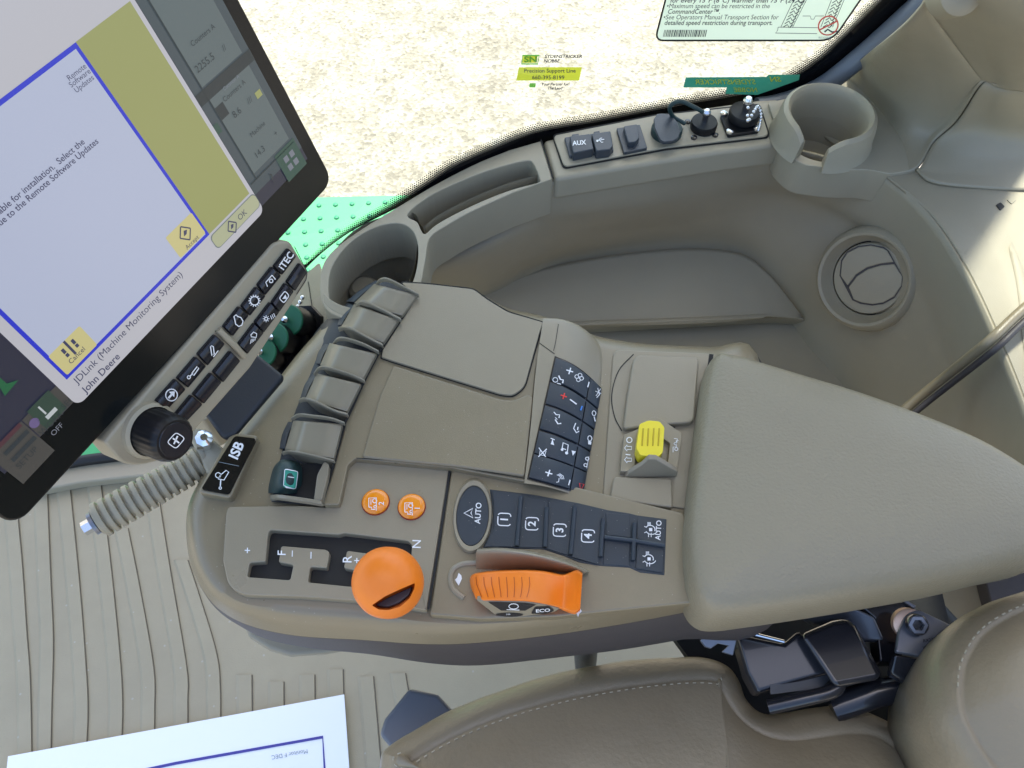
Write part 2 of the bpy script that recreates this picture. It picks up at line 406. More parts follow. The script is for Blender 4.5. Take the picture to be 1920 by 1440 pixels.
fr = n.nodes.new('ShaderNodeFresnel'); fr.inputs[0].default_value = 1.45; mxs = n.nodes.new('ShaderNodeMixShader')
fm = n.nodes.new('ShaderNodeMath'); fm.operation = 'MULTIPLY'; fm.inputs[1].default_value = .12; n.links.new(fr.outputs[0], fm.inputs[0]); n.links.new(fm.outputs[0], mxs.inputs[0]); n.links.new(tr.outputs[0], mxs.inputs[1]); n.links.new(gl.outputs[0], mxs.inputs[2]); n.links.new(mxs.outputs[0], n.nodes['Material Output'].inputs[0])
wn = thing('side_window', 'curved side window glass with black dotted ceramic border', 'window', (0.03, smooth_y(.03), .8))
g = G(); g.grid([[Vector((x, smooth_y(x), z)) for x in XS] for z in (.80, .85, 1.0, 1.3, 1.6, 1.95)], 'glass')
g.build('glass_pane', wn)
# ceramic border: solid band + dot fringe (uv driven)
m = bpy.data.materials.new('frit_dots'); m.use_nodes = True; n = m.node_tree; b = n.nodes['Principled BSDF']; MATS['frit_dots'] = m
b.inputs['Base Color'].default_value = (.01, .01, .01, 1); b.inputs['Roughness'].default_value = .4
uv = n.nodes.new('ShaderNodeUVMap'); sp_ = n.nodes.new('ShaderNodeSeparateXYZ'); n.links.new(uv.outputs[0], sp_.inputs[0])
def mth(op, a, b_=None, c=None):
    q = n.nodes.new('ShaderNodeMath'); q.operation = op
    for i, v in enumerate((a, b_, c)):
        if v is None: continue
        if isinstance(v, (int, float)): q.inputs[i].default_value = v
        else: n.links.new(v, q.inputs[i])
    return q.outputs[0]
u_, v_ = sp_.outputs[0], sp_.outputs[1]     # u in dot pitches, v 0..1 over 5 rows
vr = mth('MULTIPLY', v_, 5.0); row = mth('FLOOR', vr); uo = mth('ADD', u_, mth('MULTIPLY', row, .5))
du = mth('SUBTRACT', mth('FRACT', uo), .5); dv = mth('MULTIPLY', mth('SUBTRACT', mth('FRACT', vr), .5), .9)
dist = mth('SQRT', mth('ADD', mth('MULTIPLY', du, du), mth('MULTIPLY', dv, dv)))
rad = mth('SUBTRACT', .60, mth('MULTIPLY', row, .085))
n.links.new(mth('LESS_THAN', dist, rad), b.inputs['Alpha'])
edge = [(560, 517), (603, 475), (655, 436), (738, 387), (800, 347), (850, 313), (900, 290), (1000, 250), (1125, 227), (1250, 202), (1375, 180), (1440, 167), (1485, 147), (1537, 112), (1575, 78), (1612, 41), (1661, -8), (1700, -50)]
low = [(540, 520), (600, 475), (655, 436), (740, 392), (800, 362), (850, 342), (905, 320), (1010, 285), (1130, 260), (1260, 235), (1385, 212), (1450, 196), (1505, 180), (1560, 148), (1610, 104), (1660, 62), (1728, 2), (1770, -40)]
E1 = spline(edge, 10); E2 = spline(low, 10)
g = G(); g.grid([[GL.p(p.x, p.y, .003) for p in E1], [GL.p(p.x, p.y, .003) for p in E2]], 'gloss_black')
g.build('black_border', wn)
g = G(); k = g.mi('frit_dots'); uvl = g.bm.loops.layers.uv.new('UVMap'); acc = 0; prev = None; rows_ = []
for i, p in enumerate(E1):
    q = E1[min(i + 1, len(E1) - 1)] - E1[max(i - 1, 0)]; nn = Vector((q.y, -q.x)).normalized()
    if prev is not None: acc += (p - prev).length
    prev = p; wd = 17 if p.x > 800 else 9 + 8 * max(0, (p.x - 560) / 240)
    rows_.append((g.bm.verts.new(GL.p(p.x, p.y, .003)), g.bm.verts.new(GL.p(p.x + nn.x * wd, p.y + nn.y * wd, .003)), acc / 4.6))
for a, b_ in zip(rows_, rows_[1:]):
    f = g.bm.faces.new((a[0], b_[0], b_[1], a[1])); f.material_index = k
    for l, q in zip(f.loops, ((a[2], 0), (b_[2], 0), (b_[2], 1), (a[2], 1))): l[uvl].uv = q
g.build('dotted_fringe', wn)
sw = spline([(1418, 202), (1455, 196), (1500, 182), (1545, 160), (1590, 126), (1640, 84), (1700, 30), (1750, -15)], 6)
g = G(); g.tube([GL.p(p.x, p.y, .012) for p in sw], .011, 'seal', 12); g.build('weather_seal', wn)

def gplane(a, b_, c, off=.003):
    A, B, C_ = GL.p(*a, off), GL.p(*b_, off), GL.p(*c, off); nn = (B - A).cross(C_ - A).normalized()
    if nn.dot(EYE - A) < 0: nn = -nn
    return PL(A, nn)
GLASSY = GL
# stickers on the glass
GL = gplane((1226, 70), (1570, 70), (1400, -10), .003)
st = thing('warning_sticker', 'pale green warning sticker with tyre drawing at the top of the window', 'sticker', GL.p(1420, 70))
out = rpoly([(1226, 78, 18), (1249, -14, 4), (1626, -14, 4), (1563, 78, 26)], 10)
inn = rpoly([(1228, 76, 17), (1251, -13, 3), (1622, -13, 3), (1561, 76, 25)], 10); g = G(); g.face(T2(inn, GL, .003), 'sticker'); g.build('backing', st)
g = G(); g.stroke([tuple(p) for p in inn], 3.4, GL, 'black', .0036, close=True); g.build('black_outline', st)
g = G()
def stx(t, x, y, s, **k): g.text(t, x, y, s, 0, GL, 'ink', off=.0042, shear=.28, align='LEFT', bold=.12, **k)
stx('for every 15°F (8°C) warmer than 75°F (24°C).', 1256, 1, 12.5, xs=1.06)
stx('•Maximum speed can be restricted in the', 1249, 11.5, 12.5, xs=.93); stx('CommandCenter™.', 1251, 22, 12.5, xs=.95)
stx('•See Operators Manual Transport Section for', 1243, 32.5, 12.5, xs=.93); stx('detailed speed restriction during transport.', 1245, 43, 12.5, xs=.93)
x = 1243
for i in range(30):
    wd = random.choice((1, 1.6, 2.4)); g.face([GL.p(*q, .0042) for q in ((x + 3, 56), (x + 3 + wd, 56), (x + wd, 69), (x, 69))], 'ink'); x += wd + random.choice((.8, 1.2, 1.6))
    if x > 1336: break
for (x0, x1) in ((1492, 1470), (1562, 1545)):
    g.stroke([(x0, -8), (x1 - 6, 51)], 1, GL, 'ink', .0042); g.stroke([(x0 + 24, -8), (x1 + 16, 51)], 1, GL, 'ink', .0042)
    for j in range(9):
        yy = -6 + j * 6.5; xc = x0 + (x1 - 6 - x0) * (yy + 8) / 59
        g.stroke([(xc + 2, yy + 5), (xc + 10, yy), (xc + 13, yy + 6)], 1.6, GL, 'ink', .0042); g.stroke([(xc + 14, yy + 6), (xc + 20, yy)], 2, GL, 'ink', .0042)
g.stroke([(1505, 30), (1519, 30), (1521, 36), (1526, 36), (1529, 30), (1545, 30)], 1, GL, 'ink', .0042)
g.stroke([(1459, 51), (1535, 52)], 1, GL, 'ink', .0042); g.stroke([(1459, 51), (1458, 57), (1454, 62), (1532, 63)], 1, GL, 'ink', .0042)
g.text('RE309862', 1547, 71, 6, 0, GL, 'ink_soft', off=.0042)
g.build('printing', st)
g = G(); g.stroke(circ(1553, 48, 19, 17, 24, rot=-35), 2.6, GL, 'sign_red', .0048, close=True); g.stroke([(1537, 56), (1569, 40)], 2.6, GL, 'sign_red', .0048)
g.stroke([(1546, 60), (1552, 55), (1560, 60), (1572, 59)], 3, GL, 'ink', .0044); g.build('prohibition_symbol', st)

GL = gplane((970, 150), (1095, 150), (1030, 105), .003)
s2 = thing('support_sticker', 'small clear sticker with yellow support line phone number on the glass', 'sticker', GL.p(1033, 160))
g = G(); g.stroke([(980, 104), (1011, 104), (1008, 120), (978, 120)], 3, GL, 'logo_green', .0028, close=True); g.face(T2([(981, 105), (1008, 105), (1006, 118), (979, 118)], GL, .003), 'sticker_yellow')
g.text('SN', 995, 112, 15, 0, GL, 'logo_green', off=.0036, xs=1.35, bold=.5); g.build('logo', s2)
g = G(); g.text('SYDENSTRICKER', 1056, 106, 8.4, 0, GL, 'ink', off=.003, xs=1.12, shear=.2, bold=.25); g.text('NOBBE', 1034, 114.5, 8.4, 0, GL, 'ink', off=.003, xs=1.1, shear=.2, bold=.25)
g.build('shop_name', s2); g = G(); g.text('Your Partner for', 1040, 158, 7.4, 0, GL, 'ink', off=.003, shear=.3, bold=.2); g.text('The Land', 1040, 165.5, 7.4, 0, GL, 'ink', off=.003, shear=.3, bold=.2)
g.face(T2(rpoly([(993, 156), (1005, 156), (1004, 164), (992, 164)], 2), GL, .0025), 'logo_green'); g.stroke([(995, 161), (998, 159), (1002, 161)], 1, GL, 'sticker_yellow', .003); g.build('slogan', s2)
g = G(); g.face(T2([(973, 126), (1091, 126), (1086, 151), (968, 151)], GL, .0025), 'sticker_yellow')
g.text('Precision Support Line', 1031, 133, 10, 0, GL, 'ink', off=.003, xs=1.06, bold=.12); g.text('660-395-8199', 1028, 145.5, 10, 0, GL, 'ink', off=.003, xs=1.08, bold=.12); g.build('yellow_band', s2)
GL = gplane((1281, 164), (1490, 160), (1380, 140), .003)
s3 = thing('dealer_sticker', 'dark green sticker with mirrored gold lettering at the lower window corner', 'sticker', GL.p(1380, 160))
g = G(); g.face(T2([(1286, 145), (1437, 144), (1441, 140), (1500, 140), (1498, 150), (1420, 178), (1360, 176), (1363, 164), (1281, 164)], GL, .0025), 'sticker_green'); g.build('backing', s3)
g = G(); g.text('SYDENSTRICKER', 1361, 154, 13, 0, GL, 'gold', off=.003, mirror=True, xs=1.17, shear=.25, bold=.15); g.text('NOBBE', 1399, 169, 12, 0, GL, 'gold', off=.003, mirror=True, xs=1.15, shear=.25, bold=.15)
g.text('SN', 1455, 149, 13, 0, GL, 'gold', off=.0032, mirror=True, xs=1.3, shear=.25, bold=.3); g.build('lettering', s3)

# ================================================================== INTERIOR TRIM (wall, fender box, rear shelf)
tp = thing('side_trim', 'moulded beige side trim wrapping the well beside the armrest', 'cab trim', Z(1240, 500, .64))
R0 = [(740, 470, .80), (860, 405, .852), (960, 362, .852), (1037, 337, .852), (1200, 307, .852), (1350, 284, .852), (1450, 272, .852), (1560, 294, .853), (1650, 319, .856), (1740, 395, .86), (1810, 498, .86), (1872, 625, .86), (1930, 770, .86), (1975, 930, .86)]
R1 = [(740, 510, .78), (875, 450, .80), (968, 408, .81), (1045, 392, .81), (1200, 370, .805), (1350, 345, .80), (1450, 338, .80), (1530, 358, .80), (1610, 397, .80), (1690, 462, .80), (1760, 562, .80), (1815, 692, .80), (1875, 835, .80), (1925, 990, .80)]
R1b = [(750, 530, .765), (885, 478, .785), (975, 436, .79), (1050, 415, .785), (1200, 394, .78), (1345, 372, .775), (1440, 366, .772), (1515, 388, .77), (1592, 430, .77), (1665, 500, .768), (1728, 595, .768), (1782, 712, .768), (1840, 850, .768), (1885, 1000, .768)]
R2 = [(770, 560, .72), (900, 520, .735), (985, 480, .74), (1060, 452, .74), (1210, 430, .73), (1330, 420, .73), (1410, 430, .725), (1475, 470, .715), (1540, 530, .71), (1600, 600, .70), (1650, 675, .70), (1700, 760, .70), (1760, 870, .70), (1810, 1010, .70)]
R3 = [(790, 620, .66), (910, 560, .685), (980, 522, .69), (1070, 492, .69), (1215, 471, .69), (1320, 466, .69), (1395, 480, .685), (1445, 525, .675), (1490, 580, .66), (1535, 650, .65), (1590, 730, .64), (1640, 810, .64), (1700, 900, .64), (1760, 1040, .64)]
R4 = [(800, 720, .62), (910, 640, .66), (980, 600, .665), (1070, 570, .665), (1215, 550, .665), (1320, 545, .66), (1395, 560, .655), (1430, 590, .64), (1460, 650, .60), (1500, 720, .60), (1560, 800, .60), (1610, 860, .60), (1660, 940, .60), (1720, 1080, .60)]
P = patch([R0, R1, R1b, R2, R3, R4], 6); WALL = surf_of(P)
g = G(); g.grid(P, 'trim'); g.build('well_wall', tp, solid=.003)
B = patch([[(880, 552, .692), (1040, 498, .696), (1240, 468, .697), (1375, 472, .695), (1440, 512, .688), (1503, 592, .668)],
           [(905, 578, .692), (1060, 538, .694), (1240, 516, .694), (1370, 518, .690), (1438, 548, .682), (1504, 594, .667)],
           [(925, 612, .683), (1080, 602, .683), (1240, 597, .680), (1370, 592, .676), (1440, 589, .674), (1505, 596, .666)],
           [(928, 618, .680), (1082, 608, .680), (1240, 602, .677), (1370, 597, .673), (1440, 594, .671), (1507, 600, .664)],
           [(935, 634, .655), (1088, 624, .655), (1240, 616, .652), (1372, 609, .65), (1442, 606, .648), (1512, 610, .648)],
           [(945, 650, .65), (1095, 640, .65), (1245, 632, .648), (1380, 624, .645), (1450, 622, .644), (1518, 620, .645)],
           [(1000, 800, .64), (1140, 800, .64), (1280, 800, .64), (1420, 800, .64), (1540, 800, .64), (1680, 790, .64)]], 6)
g = G(); g.grid(B, 'trim_light'); g.build('fender_cover', tp, solid=.003)
Cg = patch([[(1640, 300, .858), (1700, 312, .858), (1760, 318, .86), (1840, 325, .862), (1960, 330, .862), (2650, 330, .862)],
            [(1652, 320, .858), (1730, 370, .86), (1790, 390, .861), (1860, 400, .862), (1970, 400, .862), (2650, 400, .862)],
            [(1742, 396, .861), (1790, 420, .861), (1840, 440, .861), (1890, 460, .862), (1980, 470, .862), (2650, 470, .862)],
            [(1812, 498, .861), (1840, 510, .861), (1880, 520, .861), (1920, 535, .862), (1985, 540, .862), (2650, 545, .862)],
            [(1873, 625, .861), (1890, 630, .861), (1910, 635, .861), (1940, 640, .862), (1990, 650, .862), (2650, 650, .862)],
            [(1931, 770, .861), (1940, 770, .861), (1950, 772, .861), (1970, 772, .862), (2000, 775, .862), (2650, 780, .862)],
            [(1976, 930, .861), (1985, 930, .861), (1995, 930, .861), (2010, 932, .862), (2050, 935, .862), (2650, 940, .862)]], 6)
g = G(); g.grid(Cg, 'trim'); SH = surf_of(Cg)  # last columns stretched out of view to block sun below
g.build('rear_shelf', tp, solid=.003)
g = G(); HPs = HP(.862)
g.slab(T2(rpoly([(1868, 384), (1876, 379), (1884, 387), (1876, 394)], 2), HPs, .001), Vector((0, 0, -.003)), 'void'); g.build('clip_hole', tp)
g = G(); g.slab(T2(rpoly([(1888, 374), (1897, 367), (1906, 374), (1897, 382)], 2), HPs, .001), Vector((0, 0, -.003)), 'trim'); g.build('clip_tab', tp)
# pillar
pt = thing('pillar_trim', 'moulded grey pillar trim rising from the rear shelf', 'cab trim', Z(1720, 280, .87))
D = patch([[(1731, 0, 1.07), (1778, 62, 1.02), (1838, 140, .965), (1848, 150, .96)],
           [(1722, 14, 1.06), (1766, 78, 1.01), (1822, 152, .955), (1834, 166, .95)],
           [(1690, 48, 1.03), (1735, 120, .965), (1775, 205, .905), (1795, 225, .90)],
           [(1640, 90, .95), (1690, 175, .905), (1735, 250, .872), (1752, 268, .872)],
           [(1588, 130, .865), (1645, 225, .85), (1700, 300, .859), (1722, 315, .862)],
           [(1470, 190, .83), (1560, 270, .835), (1645, 318, .850), (1680, 330, .857)]], 6)
g = G(); g.grid(D, 'trim'); g.build('front_face', pt, solid=.003)
D2 = patch([[(1848, 150, .96), (1872, 160, .958), (1905, 165, .962), (1980, 172, .964)],
            [(1834, 166, .95), (1860, 175, .948), (1888, 182, .948), (1970, 186, .948)],
            [(1795, 225, .90), (1835, 230, .898), (1880, 238, .897), (1960, 244, .897)],
            [(1752, 268, .872), (1800, 280, .875), (1860, 288, .874), (1960, 292, .873)],
            [(1724, 316, .862), (1780, 322, .864), (1860, 325, .865), (1960, 330, .865)],
            [(1715, 320, .860), (1750, 345, .861), (1850, 356, .8615), (1960, 360, .8618)]], 6)
g = G(); g.grid(D2, 'trim'); g.build('rear_face', pt, solid=.003)
D3 = patch([[(1731, 0, 1.07), (1800, -40, 1.10), (1880, -60, 1.12), (1980, -80, 1.13)],
            [(1778, 62, 1.02), (1830, 52, 1.045), (1890, 50, 1.065), (1980, 55, 1.08)],
            [(1838, 140, .965), (1868, 140, .972), (1905, 142, .984), (1980, 147, .99)],
            [(1848, 150, .96), (1872, 160, .958), (1905, 165, .962), (1980, 172, .964)]], 6)
g = G(); g.grid(D3, 'trim'); D3S = surf_of(D3); g.build('upper_face', pt, solid=.003)
g = G(); g.lathe(D3S.p(1792, -14, 0), Vector((.1, -.75, .6)), [(.018, -.01), (.017, .008), (.013, .011), (.008, .012)], 'trim', 28); g.build('round_boss', pt)
# seam lines of the vent panel, a groove strip lying on the wall
g = G(); g.stroke([(1478, 540), (1520, 498), (1560, 455)], 1.6, WALL, 'seam', .0006); g.stroke([(1712, 588), (1680, 630), (1640, 680), (1600, 735)], 1.6, WALL, 'seam', .0006); g.build('panel_seam', tp)
# belt strap running over the shelf
g = G(); pth = [Z(*q) for q in ((1960, 545, .885), (1905, 592, .882), (1860, 635, .876), (1820, 668, .85), (1770, 708, .81), (1715, 752, .78), (1660, 800, .76))]
g.tube(spline(pth, 6), .0045, 'console', 14); g.tube([p + Vector((.004, -.007, -.001)) for p in spline(pth, 6)], .003, 'skirt', 10); g.build('roll_edge', label='beige rolled edge strip running diagonally behind the armrest', cat='trim edge')
# rear low panels under the armrest end
rp = thing('rear_panel', 'beige lower rear cab panel visible under the armrest end', 'cab trim', Z(1800, 1080, .5))
g = G(); g.slab([Z(*q) for q in ((1560, 1000, .60), (1845, 1000, .62), (1865, 1200, .60), (1700, 1300, .55), (1560, 1200, .55))], Vector((0, 0, -.02)), 'trim'); g.build('beige_section', rp, bevel=.004)
g = G(); g.slab([Z(*q) for q in ((1820, 980, .64), (2300, 850, .66), (2300, 1400, .62), (1900, 1300, .60))], Vector((0, 0, -.02)), 'skirt'); g.build('dark_section', rp, bevel=.002)
g = G(); g.tube(spline([Z(*q) for q in ((1690, 1075, .63), (1725, 1105, .635), (1755, 1140, .64), (1800, 1185, .62), (1850, 1210, .6))], 6), .0085, 'rubber', 10)
g.build('black_cable', label='black braided cable dropping behind the seat joint', cat='cable')

# air vent
av = thing('air_vent', 'round closed beige air vent with split flap in the rear wall', 'air vent', Z(1640, 620, .70))
VC = WALL.p(1638, 520, 0); va, vb, vc, vd = WALL.p(1550, 520), WALL.p(1715, 540), WALL.p(1640, 440), WALL.p(1630, 610); vn = (vb - va).cross(vc - vd).normalized()
if vn.z < 0: vn = -vn
print('VN', vn, VC)
vn = (vn + (EYE - VC).normalized() * .5).normalized(); VC = VC + vn * .004; VP = PL(VC + vn * .016, vn); r1 = 99 * mpp(VC)
g = G(); g.lathe(VC, vn, [(r1 * 1.04, -.03), (r1 * 1.01, .004), (r1 * .98, .014), (r1 * .93, .021), (r1 * .87, .024), (r1 * .82, .0225), (r1 * .77, .016), (r1 * .73, .010), (r1 * .70, .008), (r1 * .70, -.01)], 'trim_light', 64, False, False); g.build('bezel_ring', av)
g = G(); g.lathe(VC, vn, [(r1 * .705, .002), (r1 * .675, .002), (r1 * .675, -.01)], 'void', 64, False, True); g.build('dark_gap', av)
g = G(); g.lathe(VC, vn, [(r1 * .67, -.004), (r1 * .67, .009), (r1 * .65, .0105), (r1 * .60, .0105)], 'trim_light', 64, False, True); g.build('inner_ring', av)
FP = PL(VC + vn * .0112, vn); cx, cy = 1634, 518
g = G(); q1 = circ(cx - 2, cy - 2, 54, 52, 22, 0, 175, 305) ; 
fl1 = [(1577, 517), (1580, 490), (1590, 475), (1610, 465), (1632, 462), (1655, 467), (1662, 471), (1674, 492), (1650, 495), (1625, 502), (1605, 515), (1590, 535)]
fl2 = [(1675, 496), (1690, 519), (1688, 535), (1675, 555), (1655, 566), (1635, 569), (1615, 566), (1601, 560), (1592, 538), (1607, 518), (1627, 505), (1651, 498)]
for q in ([(1633 + (a - 1633) * 1.028, 516 + (b2 - 516) * 1.028) for a, b2 in fl1], [(1633 + (a - 1633) * 1.028, 516 + (b2 - 516) * 1.028) for a, b2 in fl2]):
    g = G(); g.slab(T2([(p.x, p.y) for p in [Vector((a, b2)) for a, b2 in q]], FP, .0012), -vn * .003, 'trim_light'); g.build('vent_flap', av, bevel=.0012)
g = G(); big = [(1574, 517), (1577, 488), (1588, 471), (1609, 461), (1632, 458), (1657, 463), (1666, 470), (1693, 519), (1691, 537), (1677, 559), (1656, 570), (1635, 573), (1613, 570), (1598, 563)]
g.face(T2(big, FP, .0002), 'skirt'); g.build('flap_gap', av)

# ================================================================== FRONT STORAGE TRAY + CUP HOLDER
SZ = HP(.86)
sill = [(1014, 264, 3), (955, 281), (900, 303), (845, 330), (800, 355), (742, 390), (680, 428), (628, 466), (604, 500), (600, 545), (612, 580), (650, 598), (700, 596), (750, 580), (785, 540), (797, 490), (806, 446), (840, 421), (885, 396), (960, 362), (1036, 335, 4)]
ty = thing('storage_tray', 'beige window sill moulding with long open tray and front cup holder', 'storage tray', SZ.p(850, 380, -.1))
so = slabobj('sill_body', spline([Vector((p[0], p[1])) for p in sill[1:20]], 4) and ([Vector((1014, 264))] + spline([Vector((p[0], p[1])) for p in sill[1:20]], 4) + [Vector((1036, 335))]), SZ, .05, 'trim_light', ty, bevel=.006)
tray = [(762, 388), (800, 356), (850, 331), (905, 309), (955, 294), (988, 287), (1000, 292), (1012, 320), (1008, 328), (960, 341), (905, 362), (850, 388), (815, 408), (796, 424), (788, 418), (780, 402)]
cupo = [(620, 560), (612, 520), (622, 480), (655, 440), (700, 413), (745, 405), (772, 420), (782, 455), (775, 505), (752, 548), (715, 575), (660, 580)]
TR = spline(tray, 4, True); CU = spline(cupo, 6, True)
gc = G(); gc.slab(T2(TR, SZ, .01), Vector((0, 0, -.09)), 'trim_light'); cut(so, gc)
gc = G(); gc.slab(T2(CU, SZ, .01), Vector((0, 0, -.09)), 'trim_light'); cut(so, gc)
def pocket(name, ring, S, depth, shrink, m, parent, lip=.0, steps=4):
    top = [S.p(p[0], p[1], -.004) for p in ring]; c = sum(top, Vector()) / len(top); rings = []
    for i in range(steps + 1):
        t = i / steps; k_ = 1.004 - shrink * t; rings.append([c + (p - c) * k_ + Vector((0, 0, -depth * t)) for p in top])
    rings.append([c + (p - c) * (1 - shrink - .06) + Vector((0, 0, -depth - .003)) for p in top])
    g = G(); g.loft(rings, m, False, True); return g.build(name, parent)
pocket('tray_pocket', TR, SZ, .06, .10, 'trim', ty)
pocket('cup_pocket', CU, SZ, .085, .18, 'trim', ty)
g = G(); c0 = Z(682, 540, .80); c0.z = .774; g.lathe(c0, (0, 0, 1), [(.016, 0), (.015, .026), (.011, .030)], 'trim', 24); g.build('cup_insert', ty)
# seam where the front tray meets the wall
g = G(); g.stroke([(1037, 337), (1037, 360), (1034, 392), (1026, 404), (985, 418), (935, 440), (880, 470), (840, 500), (818, 528)], 2.0, WALL, 'seam', .0008); g.build('seam_line', ty)
g = G(); g.stroke([(1014, 262), (1026, 296), (1037, 335)], 3, SZ, 'seam', .0008); g.build('end_gap', ty)
# curved near lip of the cup holder
g = G(); lip = spline([SZ.p(x, y, .002) for x, y in ((607, 548), (622, 562), (645, 573), (672, 577), (700, 570), (720, 560))], 6)
rings = [[p + Vector((0, 0, .0)), p + Vector((.0, -.010, -.002)), p + Vector((0, -.012, -.05)), p + Vector((0, .0, -.05))] for p in lip]
g.loft(rings, 'trim_light', True, True); g.build('cup_lip', ty, bevel=.003)

# outlet panel on the sill
ws = slabobj('window_sill', [Vector(p) for p in [(1018, 262), (1150, 233), (1300, 203), (1420, 186), (1462, 184), (1480, 230), (1478, 268), (1450, 272), (1350, 285), (1200, 309), (1040, 336)]], SZ, .03, 'trim_light', tp, bevel=.005, off=-.001)
op = thing('outlet_panel', 'long narrow beige outlet panel with sockets on the window sill', 'outlet panel', SZ.p(1240, 250))
plate = rpoly([(1037, 254, 9), (1230, 216, 0), (1423, 196, 8), (1442, 254, 10), (1250, 276, 0), (1058, 312, 9)], 8)
slabobj('plate_seam', rpoly([(1035, 252, 9), (1230, 214, 0), (1425, 194, 8), (1445, 256, 10), (1250, 279, 0), (1056, 315, 9)], 8), SZ, .004, 'seam', op, bevel=0, off=.0012)  # dark seam sheet showing as an outline around the plate
slabobj('panel_plate', plate, SZ, .004, 'trim_light', op, bevel=.0008, off=.0028)
OP = HP(.8628)
lift = Vector((0, 0, 1))
def boxcap(name, quad, h, m, label, r=3, bev=.0012, parent=op, marks=None, base=0):
    g = G(); S = HP(OP.z + base + h); g.slab(T2(rpoly(quad, r), S), Vector((0, 0, -h)), m)
    if marks: marks(g, S)
    return g.build(name, parent, label=label, bevel=bev)
boxcap('socket_base', [(1058, 257), (1145, 245), (1151, 282), (1068, 293)], .004, 'slate', 'dark double socket base')
boxcap('socket_cap', [(1068, 255), (1107, 250), (1113, 279), (1075, 287)], .011, 'slate', 'dark cap marked AUX', marks=lambda g, S: g.text('AUX', 1086, 268, 12, 5, S, 'white', bold=.3))
boxcap('cap_tab', [(1072, 252), (1085, 250), (1086, 256), (1074, 258)], .008, 'slate', None, 1)
def usb(g, S):
    g.stroke([(1119, 264), (1133, 261)], 1.4, S, 'white'); g.stroke([(1122, 263), (1126, 259), (1129, 259)], 1.2, S, 'white'); g.stroke([(1124, 263), (1128, 267), (1131, 266)], 1.2, S, 'white'); g.fill(circ(1120, 264, 2.2, n=8), S, 'white', .0005)
boxcap('socket_cap', [(1109, 250), (1142, 246), (1150, 272), (1144, 280), (1118, 283)], .011, 'slate', 'dark cap with a white USB symbol', marks=usb)
boxcap('cap_tab', [(1113, 247), (1124, 245), (1126, 252), (1115, 254)], .008, 'slate', None, 1)
boxcap('diagnostic_plate', [(1156, 240), (1200, 233), (1214, 277), (1170, 286)], .004, 'slate', 'flat square grey cover plate', 2)
boxcap('diagnostic_clip', [(1169, 236), (1195, 232), (1199, 258), (1192, 266), (1178, 267)], .010, 'slate', 'raised clip on the square plate', 3)
c = OP.p(1249, 250); k_ = mpp(c)
g = G(); g.lathe(c, (0, 0, 1), [(29 * k_, 0), (29 * k_, .006), (27 * k_, .008)], 'rubber_green', 36); g.build('power_socket', op, label='round dark power socket with hinged flap')
g = G(); S = HP(OP.z + .012); g.slab(T2([(1226, 222), (1232, 213), (1240, 212), (1258, 214), (1270, 228), (1276, 246), (1272, 258), (1262, 264), (1245, 266), (1238, 262), (1228, 240)], S), Vector((0, 0, -.004)), 'slate'); g.build('socket_flap', op, bevel=.001)
c = OP.p(1318, 240); g = G(); g.lathe(c, (0, 0, 1), [(24 * k_, 0), (25 * k_, .002), (25 * k_, .007), (23.5 * k_, .009), (8 * k_, .009)], 'black', 40); g.build('round_connector', op, label='small round black capped connector with silver knob')
g = G(); g.lathe(c + lift * .009, (0, 0, 1), [(.003, 0), (.003, .006), (.0042, .008), (.0042, .012), (.002, .0145)], 'metal', 18); g.build('silver_knob', op)
g = G(); A = c + lift * .018
sp3 = spline([A, OP.p(1300, 200, .026), OP.p(1275, 190, .03), OP.p(1256, 200, .026), OP.p(1262, 218, .012), OP.p(1284, 232, .004)], 8)
g.tube(sp3, .0022, 'rubber_green', 8); g.build('strap_loop', op)
for x, y in ((1289, 229), (1301, 259), (1341, 254)):
    g = G(); g.lathe(OP.p(x, y), (0, 0, 1), [(.0032, 0), (.0032, .0015), (.0018, .0022)], 'steel_black', 14); g.build('panel_screw', op)
g = G(); S = HP(OP.z + .004); g.slab(T2(rpoly([(1350, 214), (1412, 203), (1425, 245), (1365, 254)], 5), S), Vector((0, 0, -.004)), 'black'); g.build('connector_flange', op, bevel=.001)
c = OP.p(1391, 229); g = G(); g.lathe(c, (0, 0, 1), [(25 * k_, 0), (25 * k_, .006), (29 * k_, .007), (29 * k_, .013), (27 * k_, .015), (9 * k_, .015)], 'black', 40); g.build('round_connector', op, label='larger round black connector cap with silver knob and bead chain')
g = G(); g.lathe(c + lift * .015, (0, 0, 1), [(.0035, 0), (.0035, .007), (.005, .009), (.005, .013), (.003, .016)], 'metal', 18); g.build('silver_knob', op)
g = G()
ch = spline([c + lift * .028, OP.p(1402, 226, .034), OP.p(1413, 210, .030), OP.p(1421, 200, .024), OP.p(1427, 214, .016), OP.p(1425, 232, .010), OP.p(1422, 244, .006)], 6)
for i, p in enumerate(ch):
    if i % 2 == 0: g.ball(p, .0019, 'metal', 8)
g.build('bead_chain', op)
for x, y in ((1357, 214), (1368, 248), (1418, 242)):
    g = G(); g.lathe(OP.p(x, y, .004), (0, 0, 1), [(.0036, 0), (.0036, .002), (.002, .003)], 'metal', 14); g.build('flange_screw', op)

